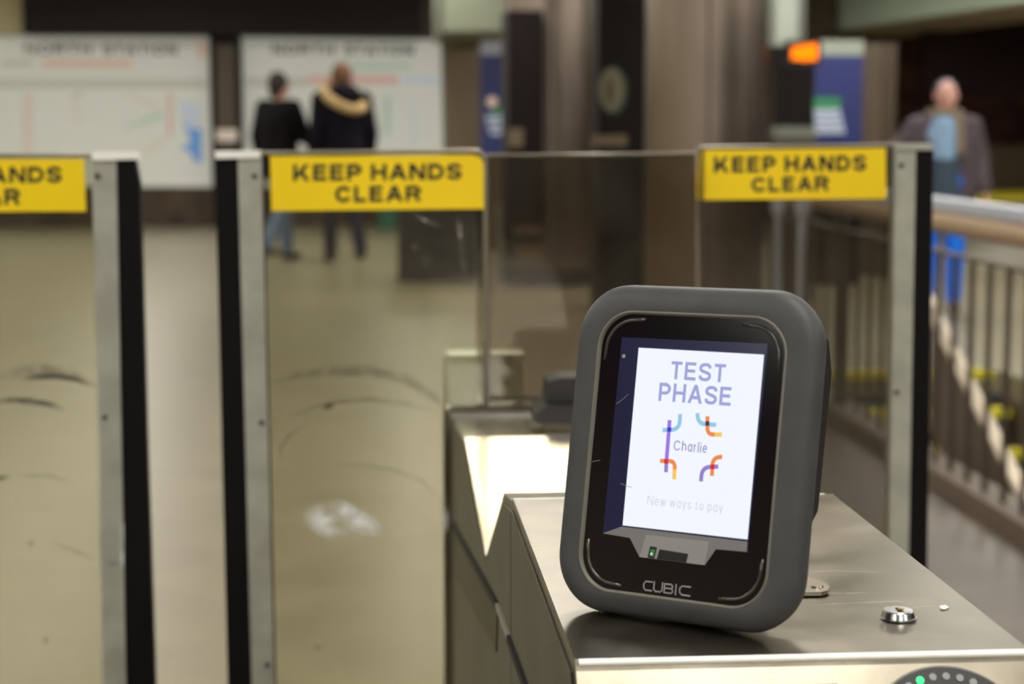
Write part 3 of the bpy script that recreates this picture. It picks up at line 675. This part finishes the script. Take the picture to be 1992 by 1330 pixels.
# ------------------------------------------------------------------ columns and boards of the hall
def column(px0, px1, Y, label):
    a = onY(px0, 300, Y); b = onY(px1, 300, Y); r = (b.x - a.x) / 2; cx = (a.x + b.x) / 2
    t = thing('steel_column', label, 'column', (cx, Y + r, 0))
    obj('shaft', CY((0, 0, .14), r, CEIL - .141, n=64), 'steel_column', t, local=True, smooth='auto')
    obj('base_ring', CY((0, 0, .001), r * 1.03, .138, n=64), 'dark_maroon', t, local=True, smooth='auto')
    for k in range(2):
        an = -PI / 2 + (-.13 if k else PI * .9)
        obj('joint_strip', B(math.cos(an) * r * 1.0 - .006, math.cos(an) * r * 1.0 + .006, math.sin(an) * r - .004, math.sin(an) * r + .006, .15, CEIL - .01), 'dark_maroon', t, local=True)
    return t
column(1272, 1512, 11.9, 'broad brown steel column right of the dark emblem pillar')
column(988, 1164, 15.5, 'narrow steel column with a dark box mounted on its left side')
t = thing('advert_pylon', 'square black pillar with a pale oval emblem', 'pillar')
Yp = 13.6; a = onY(1163, 300, Yp); b = onY(1277, 300, Yp); t.location = ((a.x + b.x) / 2, Yp + .25, 0)
obj('pillar_body', B(a.x, b.x, Yp, Yp + .45, .001, CEIL - .001), 'dark_maroon', t, bevel=.01)
def oval(px, py, rx, ry, Y, th, bm=None, n=40): return prismY([(px + rx * math.cos(2 * PI * i / n), py + ry * math.sin(2 * PI * i / n)) for i in range(n)], Y, th, bm)
e = obj('emblem', oval(1193, 176, 29, 48, Yp - .012, .011), 'green_dim', t)
obj('emblem_field', oval(1190, 174, 24, 42, Yp - .018, .005), 'm_grey2', e)
obj('emblem_mark', oval(1186, 178, 7, 26, Yp - .024, .005), 'stair_side', e)
obj('caption', prismY([(1150, 264), (1220, 262), (1220, 284), (1150, 284)], Yp - .02, .019), 'beam_under', t)
# dark box on the narrow column
t = thing('hanging_display', 'tall dark display box mounted on the narrow steel column', 'display', tuple(onY(1022, 470, 15.2)))
obj('case', boxpx(988, 20, 1056, 472, 15.0, .75), 'dark_maroon', t, bevel=.01)
obj('notice', boxpx(990, 250, 1018, 286, 14.97, .028), 'beam_under', t)
obj('ledge', boxpx(1000, 440, 1056, 456, 14.96, .038), 'beam_under', t)
# brown pier at the end of the maps, blue board, pale post
t = obj('pier', boxpx(868, 70, 934, 500, 21.5, .6, floor=True, ceil=True), 'beam_under', bevel=.02); t.name = 'pier'
tag(t, 'brown pier at the right end of the second map', 'pier')
t = thing('information_board', 'blue board with orange and green dots left of the dark display', 'board'); Yq = 20
t.location = tuple(onY(962, 440, Yq)); t.location.z = 0
obj('board_panel', boxpx(935, 106, 986, 302, Yq, .08), 'navy_panel', t); obj('board_header', boxpx(935, 78, 990, 106, Yq, .08), 'rail_cap', t)
obj('board_leg', boxpx(948, 300, 976, 440, Yq + .01, .06, floor=True), 'stair_side', t)
obj('round_mark', oval(957, 198, 10, 10, Yq - .012, .01), 'm_orange', t)['label'] = 'orange round mark'
bm = boxpx(960, 208, 990, 224, Yq - .012, .01); obj('green_stripe', bm, 'poster_green', t)
bm = bmesh.new()
for k in range(3): boxpx(945 + k * 4, 224 + k * 14, 984, 234 + k * 14, Yq - .012, .01, bm)
obj('text_lines', bm, 'poster_white', t)
t = obj('pale_post', boxpx(966, 396, 996, 545, 16.0, .15, floor=True), 'pale_post', bevel=.02); tag(t, 'short pale post behind the fixed glass screen', 'post')
# bin behind the middle paddle
bn = thing('litter_bin', 'dark square bin seen through the middle paddle', 'bin'); Yb = 16.1
bn.location = (onY(850, 500, Yb).x, Yb + .3, 0)
obj('body', boxpx(774, 318, 941, 540, Yb, .7, floor=True), 'bin_black', bn, bevel=.03)
obj('lid', boxpx(770, 306, 945, 318, Yb - .02, .74), 'housing_black', bn, bevel=.01)
t = tag(obj('teal_box', boxpx(735, 385, 772, 446, 24.3, .4, floor=True), 'teal', bevel=.02), 'teal box against the wall below the right map', 'box')

# platform side on the right
t = thing('countdown_sign', 'small amber lit countdown sign over a dark board', 'sign'); Yn = 13.2
t.location = tuple(onY(1566, 83, Yn))
obj('case', boxpx(1536, 78, 1597, 127, Yn + .02, .2), 'housing_black', t)
bm = bmesh.new(); boxpx(1541, 91, 1556, 116, Yn, .018, bm); boxpx(1558, 87, 1573, 118, Yn, .018, bm); boxpx(1575, 85, 1590, 117, Yn, .018, bm)
obj('lit_digits', bm, 'amber', t)
p = onY(1566, 78, Yn); obj('hanger', B(p.x - .02, p.x + .02, Yn + .08, Yn + .14, p.z, CEIL - .001), 'pale_post', t)
t = thing('notice_board', 'dark notice board with a pale sill under the amber sign', 'board'); Yn2 = 14.2
t.location = (onY(1548, 400, Yn2).x, Yn2, 0)
obj('board_panel', boxpx(1514, 96, 1582, 246, Yn2, .12), 'dark_maroon', t); obj('sill', boxpx(1508, 246, 1588, 268, Yn2 - .03, .15), 'pale_post', t)
obj('lower_panel', boxpx(1514, 268, 1582, 470, Yn2, .12, floor=True), 'stair_side', t)
t = obj('pale_pier', boxpx(1512, -20, 1560, 88, 19, .4, ceil=True), 'pale_post', bevel=.01); tag(t, 'pale hanging pier above the amber sign', 'pier'); t.name = 'hanging_pier'
t = thing('information_board', 'navy board with a green and white notice right of the amber sign', 'board'); Ym = 15.5
t.location = (onY(1630, 400, Ym).x, Ym, 0)
obj('board_panel', boxpx(1586, 108, 1676, 280, Ym, .1), 'navy_panel', t); obj('board_header', boxpx(1584, 78, 1680, 108, Ym, .1), 'pale_post', t)
obj('lower_panel', boxpx(1590, 280, 1676, 470, Ym, .1, floor=True), 'dark_maroon', t)
obj('green_panel', boxpx(1583, 190, 1635, 211, Ym - .012, .01), 'poster_green', t); bm = bmesh.new()
for k in range(4): boxpx(1584 + k, 212 + k * 12.5, 1634 + 3 * k, 222 + k * 12.5, Ym - .012, .01, bm)
obj('text_lines', bm, 'poster_white', t)
t = obj('grey_pier', boxpx(1677, 84, 1716, 470, 16.5, .4, floor=True), 'stair_side', bevel=.01); t.name = 'brown_pier'; tag(t, 'brown pier behind the navy board', 'pier')
t = obj('pole', boxpx(1722, 84, 1738, 420, 16.0, .08, floor=True), 'rail_brown', bevel=.01); tag(t, 'thin grey brown pole left of the standing man', 'pole')
t = struct('trim_8', B(7.6, 14.9, 25.5, 25.8, 1.7, CEIL), 'maroon_mid')
struct('trim_9', B(9.8, 14.5, 31.5, 36.5, .001, .02), 'tactile')                  # yellow platform edge
struct('trim_10', B(9.8, 14.5, 36.6, 36.9, .001, .9), 'stair_side')
# queue posts seen through the right paddle
def qpost(px, y0, Y, r, label):
    p = onY(px, y0, Y); t = thing('barrier_post', label, 'post', (p.x, Y, 0)); obj('post_shaft', CY((0, 0, .001), r, p.z - .03), 'rail_cap', t, local=True, smooth='auto')
    obj('post_head', CY((0, 0, p.z - .029), r * 1.8, .06), 'rail_cap', t, local=True, smooth='auto'); return t
qpost(1515, 402, 9.0, .02, 'leftmost of three slim grey barrier posts behind the right paddle')
qpost(1561, 404, 8.3, .02, 'slim grey barrier post between the other two behind the right paddle')
t = qpost(1640, 412, 9.3, .02, 'slim grey barrier post with a panel behind the right paddle')
obj('hung_panel', boxpx(1607, 455, 1636, 545, 9.3, .02), 'stair_side', t)

# ------------------------------------------------------------------ maps on the back wall
def map_panel(poly, label, title, px4, shapes):
    Y = 25.2; t = thing('map_board', label, 'map', tuple((onY(*poly[3], Y) + onY(*poly[2], Y)) / 2))
    obj('board', prismY(poly, Y, .15), 'map_white', t)
    for wd_, u0, u1 in (('NORTH', 0, .44), ('STATION', .515, 1)):
        f_ = place_on(px4, Y - .004); obj('title_word', text_bm(wd_, lambda u, v, w_: f_(u0 + (u1 - u0) * u, v, w_), .2, ratio=(px4[1][0] - px4[0][0]) * (u1 - u0) / (px4[3][1] - px4[0][1]), gap=.22), 'map_ink', t)
    for name, m, pts in shapes: obj(name, prismY(pts, Y - .006, .005), m, t)
    return t
def line(a, b, wd):
    a = Vector(a); b = Vector(b); t = (b - a).normalized(); n_ = Vector((-t.y, t.x)) * wd / 2; return [tuple(a + n_), tuple(b + n_), tuple(b - n_), tuple(a - n_)]
def rc(x0, y0, x1, y1): return [(x0, y0), (x1, y0), (x1, y1), (x0, y1)]
map_panel([(-230, 66), (404, 72), (412, 364), (-230, 360)], 'wide pale wall map at the left with a blue bay', 'NORTH STATION', [(48, 84), (344, 86), (344, 107), (48, 105)], [
    ('route_strip', 'm_orange', rc(82, 116, 256, 131)), ('route_strip', 'm_grey', rc(2, 118, 62, 128)), ('corner_mark', 'm_orange', rc(384, 80, 402, 112)),
    ('grey_band', 'map_band', rc(-220, 154, 404, 171)), ('legend_column', 'm_pink', rc(44, 180, 64, 300)),
    ('bay', 'm_blue', [(352, 228), (368, 250), (392, 250), (392, 316), (376, 314), (372, 296), (350, 288), (372, 276)]),
    ('coast', 'm_pale', [(344, 198), (384, 200), (388, 246), (366, 248)]),
    ('route_line', 'm_red', line((330, 180), (332, 262), 8)), ('route_line', 'm_pink', line((332, 262), (280, 300), 8)), ('route_line', 'm_green', line((270, 240), (318, 222), 8)),
    ('route_line', 'm_green', line((318, 222), (240, 250), 5)), ('route_line', 'm_pink', line((250, 180), (310, 214), 6)), ('route_line', 'm_grey', line((140, 190), (158, 178), 8)), ('route_line', 'm_pink', line((145, 200), (152, 240), 6))])
map_panel([(470, 72), (858, 77), (864, 366), (476, 364)], 'pale wall map behind the couple', 'NORTH STATION', [(530, 85), (804, 87), (804, 108), (530, 106)], [
    ('route_strip', 'm_green', rc(680, 124, 800, 134)), ('route_strip', 'm_red', rc(598, 148, 774, 163)), ('grey_band', 'map_band', rc(476, 152, 598, 168)), ('route_strip', 'm_pale', rc(784, 150, 856, 162)),
    ('legend_column', 'm_green', rc(746, 188, 760, 262)), ('route_line', 'm_pale', line((800, 190), (806, 280), 5)), ('route_line', 'm_grey', line((620, 190), (600, 260), 5))])
t = thing('wall_pillar', 'dark brown pillar between the two maps', 'pillar'); p = onY(438, 400, 25.0); t.location = (p.x, 25.1, 0)
obj('pillar_body', boxpx(409, 66, 468, 430, 24.9, .34, floor=True), 'dark_maroon', t); obj('inset_panel', boxpx(420, 88, 458, 250, 24.87, .028), 'stair_side', t)
obj('small_notice', boxpx(420, 252, 462, 274, 24.86, .038), 'm_pink', t); obj('small_notice', boxpx(424, 275, 458, 292, 24.86, .038), 'stair_side', t)

# ------------------------------------------------------------------ stair opening with its balustrade
XB = 2.13
bl = thing('balustrade', 'brown balustrade with a beige handrail along the stair opening', 'railing', (XB, 7, 0))
Y0, Y1 = 3.3, 9.9; ztop = .992
hp = [Vector((XB, Y0, ztop)), Vector((XB, Y1, ztop))]
obj('handrail', tube(hp, .046, 24), 'rail_beige', bl, smooth='auto')
obj('rail_cap', B(XB - .035, XB + .04, Y0, Y1, ztop + .043, ztop + .084), 'rail_cap', bl, bevel=.004)
obj('lower_rail', B(XB - .012, XB + .012, Y0, Y1, ztop - .125, ztop - .111), 'rail_brown', bl)
obj('kerb', B(XB - .06, XB + .08, Y0, Y1 + .05, .007, .075), 'stair_side', bl, bevel=.006)
proto = None; y = Y0 + .1
while y < Y1:
    if proto is None:
        proto = obj('baluster', B(-.0085, .0085, -.009, .009, .074, ztop - .112), 'rail_brown', bl, local=True); me = proto.data
        proto.location = (0, y - 7, 0)
    else:
        c = proto.copy(); C.objects.link(c); c.location = (0, y - 7, 0)
    y += .195
for yy in (Y0 + .03, 6.62 - 1.75, 8.4, Y1 - .03): obj('post', B(XB - .018, XB + .018, yy - .018, yy + .018, .074, ztop - .03), 'rail_brown', bl)
# stair
st = thing('staircase', 'dark stair going down with yellow step edges beyond the balustrade', 'stairs', (2.8, 8, -2))
bm = bmesh.new(); ny = []
for k in range(1, 13):
    yk = 10 - .29 * k; zk = -.172 * k
    box(bm, 2.26, 3.4, yk, yk + .29 + .001, zk - .3, zk - .001)
obj('steps', bm, 'stair_dark', st)
for k in range(0, 12):
    yk = 10 - .29 * k; zk = -.172 * k; obj('step_edge', B(2.26, 3.4, yk - .014, yk + .07, zk - .04, zk + .006), 'stair_yellow', st)
struct('wall_stair_far', B(3.42, 3.45, 3.2, 10, -2.6, -.12), 'stair_side'); struct('wall_stair_near', B(2.22, 2.25, 3.2, 10, -2.6, -.12), 'stair_side')
struct('wall_stair_end', B(2.25, 3.42, 3.2, 3.25, -2.6, -.12), 'stair_dark')
hr = thing('stair_handrail', 'bright steel handrail sloping down along the stairs', 'handrail')
A = onY(1780, 540, 8.1); xr = 2.36
def onX(px, py, x): return on(0, x, px, py)
P1 = onX(1800, 575, xr); P2 = onX(2010, 1000, xr); hr.location = P1
d = P2 - P1
obj('rail', tube([P1 - d * .1, P2 + d * .4], .028, 14), 'rail_bright', hr, smooth='auto')
Q1 = onX(1862, 905, xr); Q2 = onX(1900, 1010, xr)
off = Vector((0, 0, -.62))
obj('rail', tube([P1 - d * .1 + off, P2 + d * .4 + off], .022, 14), 'rail_bright', hr, smooth='auto')
bm = prism([P1 + Vector((.03, 0, -.05)), P2 + d * .4 + Vector((.03, 0, -.05)), P2 + d * .4 + Vector((.03, 0, -.57)), P1 + Vector((.03, 0, -.57))], (.02, 0, 0))
obj('infill_panel', bm, 'stair_side', hr)

# ------------------------------------------------------------------ people
def capsule(bm, a, b, ra, rb, n=12, sc=(1, 1, 1)):
    a = Vector(a); b = Vector(b); t = (b - a)
    if t.length < 1e-5: t = Vector((0, 0, 1e-4)); b = a + t
    t.normalize(); u = t.orthogonal().normalized(); v = t.cross(u); rings = []
    for k in range(1, 5): an = PI / 2 * k / 4; rings.append((a - t * ra * math.cos(an), ra * math.sin(an)))
    for k in range(3, 0, -1): an = PI / 2 * k / 4; rings.append((b + t * rb * math.cos(an), rb * math.sin(an))) if k < 4 else None
    rings.insert(4, (b, rb)); V = [[bm.verts.new(c + (u * math.cos(2 * PI * i / n) + v * math.sin(2 * PI * i / n)) * r) for i in range(n)] for c, r in rings]
    s = bm.verts.new(a - t * ra); e = bm.verts.new(b + t * rb)
    for p, q in zip(V, V[1:]):
        for i in range(n): bm.faces.new((p[i], p[(i + 1) % n], q[(i + 1) % n], q[i]))
    for i in range(n): bm.faces.new((s, V[0][(i + 1) % n], V[0][i])); bm.faces.new((e, V[-1][i], V[-1][(i + 1) % n]))
def ell(bm, c, r):
    g = bmesh.ops.create_uvsphere(bm, u_segments=20, v_segments=14, radius=1)
    for v in g['verts']: v.co = Vector((v.co.x * r[0] + c[0], v.co.y * r[1] + c[1], v.co.z * r[2] + c[2]))
def fused(name, bm, m, parent, vox):
    bmesh.ops.recalc_face_normals(bm, faces=bm.faces)
    me = bpy.data.meshes.new(name); bm.to_mesh(me); bm.free(); o = bpy.data.objects.new(name, me); C.objects.link(o)
    rm = o.modifiers.new('r', 'REMESH'); rm.mode = 'VOXEL'; rm.voxel_size = vox
    sm = o.modifiers.new('s', 'SMOOTH'); sm.iterations = 4; sm.factor = .5
    dg = bpy.context.evaluated_depsgraph_get(); new = bpy.data.meshes.new_from_object(o.evaluated_get(dg)); o.modifiers.clear(); o.data = new
    new.name = name; new.materials.clear(); new.materials.append(M[m])
    for p in new.polygons: p.use_smooth = True
    o.parent = parent; return o
def hand(bm, w, d, s):
    """palm from wrist w along d with four curled fingers and a thumb leaving its side"""
    d = d.normalized(); side = d.cross(Vector((s, 0, .3))).normalized(); nrm = d.cross(side).normalized()
    pc = w + d * .045
    for k in (-1, 0, 1): capsule(bm, w + side * .012 * k + d * .01, w + d * .085 + side * .024 * k, .014, .013, 8)
    for i, (L_, o_) in enumerate(((.062, -.030), (.074, -.010), (.070, .010), (.054, .029))):
        b0 = w + d * .088 + side * o_; b1 = b0 + (d + nrm * .25 * s).normalized() * L_ * .5; b2 = b1 + (d + nrm * .8 * s).normalized() * L_ * .5
        capsule(bm, b0, b1, .0092, .0085, 8); capsule(bm, b1, b2, .0085, .0075, 8)
    t0 = w + d * .03 - side * .028; t1 = t0 + (d * .7 - side).normalized() * .035; capsule(bm, t0, t1, .012, .0095, 8); capsule(bm, t1, t1 + (d - side * .2).normalized() * .03, .0095, .0085, 8)
def person(label, loc, rot, S, J, look, skin='skin'):
    """J: joints in the person's own frame (x to their left, facing -y)"""
    t = thing('person', label, 'person', loc, rot); t.scale = (S, S, S)
    V = {k: Vector(v) for k, v in J.items()}; bm = bmesh.new()
    hd = V['head']; ell(bm, hd, (.076, .096, .112)); ell(bm, hd + Vector((0, -.03, -.065)), (.05, .055, .05))
    capsule(bm, hd + Vector((0, -.088, .01)), hd + Vector((0, -.108, -.022)), .011, .016, 8)          # nose
    for s in (-1, 1): ell(bm, hd + Vector((s * .077, .005, -.005)), (.012, .02, .032))               # ears
    capsule(bm, hd + Vector((0, -.088, -.062)), hd + Vector((0, -.09, -.062)), .014, .014, 8)
    capsule(bm, V['neck'], hd + Vector((0, .01, -.05)), .062, .055)
    capsule(bm, V['chest'] + Vector((-.09, 0, .04)), V['chest'] + Vector((.09, 0, .04)), .105, .105); capsule(bm, V['waist'] + Vector((-.05, 0, 0)), V['waist'] + Vector((.05, 0, 0)), .105, .105)
    capsule(bm, V['chest'], V['waist'], .13, .115); capsule(bm, V['waist'], V['pelvis'], .115, .13); capsule(bm, V['pelvis'] + Vector((-.06, 0, 0)), V['pelvis'] + Vector((.06, 0, 0)), .11, .11)
    for s in 'lr':
        sh, el, wr = V['sh' + s], V['el' + s], V['wr' + s]
        capsule(bm, V['chest'] + Vector((0, 0, .1)), sh, .07, .058); capsule(bm, sh, el, .052, .040); capsule(bm, el, wr, .040, .026); hand(bm, wr, (wr - el), 1 if s == 'l' else -1)
        hp_, kn, an = V['hp' + s], V['kn' + s], V['an' + s]
        capsule(bm, hp_, kn, .086, .056); capsule(bm, kn, an, .056, .036); capsule(bm, an, an + Vector((0, -.14, -.045)), .036, .03)
    fused('body', bm, skin, t, .0065)
    # eyes and mouth
    for s in (-1, 1):
        bm = bmesh.new(); ell(bm, hd + Vector((s * .031, -.088, .012)), (.012, .008, .007)); obj('eye', bm, 'eye_dark', t, local=True, smooth=True)
    bm = bmesh.new(); ell(bm, hd + Vector((0, -.103, -.062)), (.024, .006, .007)); obj('mouth', bm, 'lips', t, local=True, smooth=True)
    # hair
    k_ = look.get('hair_k', 0); bm = bmesh.new(); ell(bm, hd + Vector((0, .024 + k_ * .014, .032)), (.094 - k_ * .008, .1, .104 - k_ * .008))
    if look['hair_len']: capsule(bm, hd + Vector((0, .05, 0)), hd + Vector((0, .06, -look['hair_len'])), .078, .06)
    fused('hair', bm, look['hair'], t, .01)
    # trousers
    bm = bmesh.new(); capsule(bm, V['pelvis'] + Vector((-.06, 0, .02)), V['pelvis'] + Vector((.06, 0, .02)), .125, .125)
    for s in 'lr': capsule(bm, V['hp' + s], V['kn' + s], .1, .073); capsule(bm, V['kn' + s], V['an' + s] + Vector((0, 0, .01)), .073, .06)
    fused('trousers', bm, look['trousers'], t, .011)
    for s in 'lr':
        an = V['an' + s]; bm = bmesh.new(); capsule(bm, an + Vector((0, .03, -.035)), an + Vector((0, -.15, -.048)), .042, .036); capsule(bm, an, an + Vector((0, -.03, -.03)), .045, .042)
        for v in bm.verts: v.co.z = max(v.co.z, an.z - .078)
        fused('shoe', bm, 'shoe_dark', t, .009)
    # coat
    L_ = look['coat_len']; bm = bmesh.new(); ch, wa, pe = V['chest'], V['waist'], V['pelvis']; op = look.get('open', 0)
    if not op:
        capsule(bm, ch + Vector((-.09, 0, .05)), ch + Vector((.09, 0, .05)), .13, .13); capsule(bm, ch, wa, .165, .15); capsule(bm, ch + Vector((-.05, 0, 0)), wa + Vector((-.05, 0, 0)), .14, .13); capsule(bm, ch + Vector((.05, 0, 0)), wa + Vector((.05, 0, 0)), .14, .13)
        for s in (-1, 1): capsule(bm, wa + Vector((s * .05, 0, 0)), Vector((pe.x + s * .1, pe.y, L_)), .135, .13)
        capsule(bm, wa, Vector((pe.x, pe.y, L_)), .15, .15)
    else:
        for s in (-1, 1):
            capsule(bm, ch + Vector((s * .1, .01, .06)), ch + Vector((s * .14, .01, -.02)), .12, .12); capsule(bm, ch + Vector((s * .13, 0, 0)), wa + Vector((s * .14, 0, 0)), .115, .11)
            capsule(bm, wa + Vector((s * .14, 0, 0)), Vector((pe.x + s * .16, pe.y + .01, L_)), .105, .1)
        capsule(bm, ch + Vector((-.06, .07, .04)), ch + Vector((.06, .07, .04)), .1, .1); capsule(bm, ch + Vector((0, .07, 0)), wa + Vector((0, .06, 0)), .12, .12); capsule(bm, wa + Vector((0, .06, 0)), Vector((0, .06, L_)), .12, .11)
    for s in 'lr':
        sh, el, wr = V['sh' + s], V['el' + s], V['wr' + s]
        capsule(bm, ch + Vector((0, .02, .1)), sh, .1, .085); capsule(bm, sh, el, .082, .068); capsule(bm, el, wr - (wr - el) * .06, .068, .052)
    fused('coat', bm, look['coat'], t, .012)
    if op:
        bm = bmesh.new(); capsule(bm, ch + Vector((0, -.035, .08)), wa + Vector((0, -.045, .06)), .125, .12); capsule(bm, ch + Vector((-.05, -.03, .02)), ch + Vector((.05, -.03, .02)), .115, .115); fused('shirt', bm, look['shirt'], t, .012)
        bm = bmesh.new(); capsule(bm, wa + Vector((0, -.03, .02)), Vector((0, -.02, L_ - .02)), .138, .15); fused('jumper', bm, 'trouser_slate', t, .012)
    if look.get('hood'):
        bm = bmesh.new(); nk = V['neck']; pts = [nk + Vector((math.cos(a) * .17, .06 + math.sin(a) * .15, -.03 - .09 * math.sin(a) + .05 * math.cos(a))) for a in [2 * PI * i / 18 for i in range(18)]]
        for a, b in zip(pts, pts[1:] + pts[:1]): capsule(bm, a, b, .042, .042, 8)
        fused('hood_trim', bm, 'fur_tan', t, .012)
        bm = bmesh.new(); ell(bm, nk + Vector((0, .07, 0)), (.15, .13, .1)); fused('hood', bm, look['coat'], t, .014)
    if look.get('scarf'):
        bm = bmesh.new(); nk = V['neck']; pts = [nk + Vector((math.cos(a) * .1, math.sin(a) * .1, .0)) for a in [2 * PI * i / 14 for i in range(14)]]
        for a, b in zip(pts, pts[1:] + pts[:1]): capsule(bm, a, b, .038, .038, 8)
        for s in (-1,): capsule(bm, nk + Vector((s * -.09, -.1, 0)), ch + Vector((s * -.11, -.14, -.1)), .04, .035)
        fused('scarf', bm, 'scarf', t, .012)
    return t
base = dict(head=(0, -.02, 1.60), neck=(0, 0, 1.46), chest=(0, 0, 1.28), waist=(0, 0, 1.08), pelvis=(0, 0, .95), shl=(.18, 0, 1.40), shr=(-.18, 0, 1.40),
            ell=(.24, .02, 1.12), elr=(-.24, .02, 1.12), wrl=(.26, -.06, .88), wrr=(-.26, -.06, .88), hpl=(.09, 0, .92), hpr=(-.09, 0, .92), knl=(.1, -.02, .5), knr=(-.1, -.02, .5), anl=(.1, .02, .08), anr=(-.1, .02, .08))
f1 = onZ(570, 508); f2 = onZ(672, 508); f3 = onZ(1832, 606)
J = dict(base); J.update(ell=(.24, .03, 1.14), wrl=(.26, -.05, .9), elr=(-.22, -.12, 1.13), wrr=(-.30, -.30, 1.0), knl=(.09, -.16, .52), anl=(.1, -.2, .08), knr=(-.08, .05, .5), anr=(-.08, .28, .14))
# walking, seen from behind and turned a little to the right
xx = onY(543, 300, f1.y).x
person('person in a long black coat and light jeans walking by the right map', (xx, f1.y, 0), math.radians(140), 1.075, J, dict(hair='hair_dark', hair_len=.06, trousers='jeans_light', coat='coat_black', coat_len=.86))
J = dict(base); J.update(ell=(.24, .04, 1.13), wrl=(.27, -.02, .9), shl=(.19, 0, 1.41), shr=(-.19, 0, 1.41), knl=(.09, -.14, .52), anl=(.09, -.12, .08), knr=(-.09, .02, .5), anr=(-.1, .22, .12), elr=(-.25, .02, 1.13), wrr=(-.26, -.08, .92))
xx = onY(667, 300, f2.y).x
person('person in a navy coat with a tan fur hood walking past the right map', (xx, f2.y - .2, 0), math.radians(194), 1.12, J, dict(hair='hair_brown', hair_len=.02, trousers='trousers_dark', coat='coat_navy', coat_len=.84, hood=True))
J = dict(base); J.update(head=(.01, -.02, 1.585), shl=(.2, 0, 1.36), shr=(-.2, 0, 1.36), elr=(-.33, -.02, 1.20), wrr=(-.42, -.16, 1.16), ell=(.27, .02, 1.13), wrl=(.3, -.06, .9))
person('person in an open dark jacket over a pale blue shirt standing by the stair railing', (onY(1835, 300, f3.y).x, f3.y, 0), math.radians(-12), .975, J, dict(hair='hair_grey', hair_k=1, hair_len=0, trousers='jeans_blue', coat='jacket_plum', coat_len=.76, open=1, shirt='shirt_blue', scarf=True), skin='skin_red')
for o in bpy.data.objects:
    if '_w' in o: del o['_w']
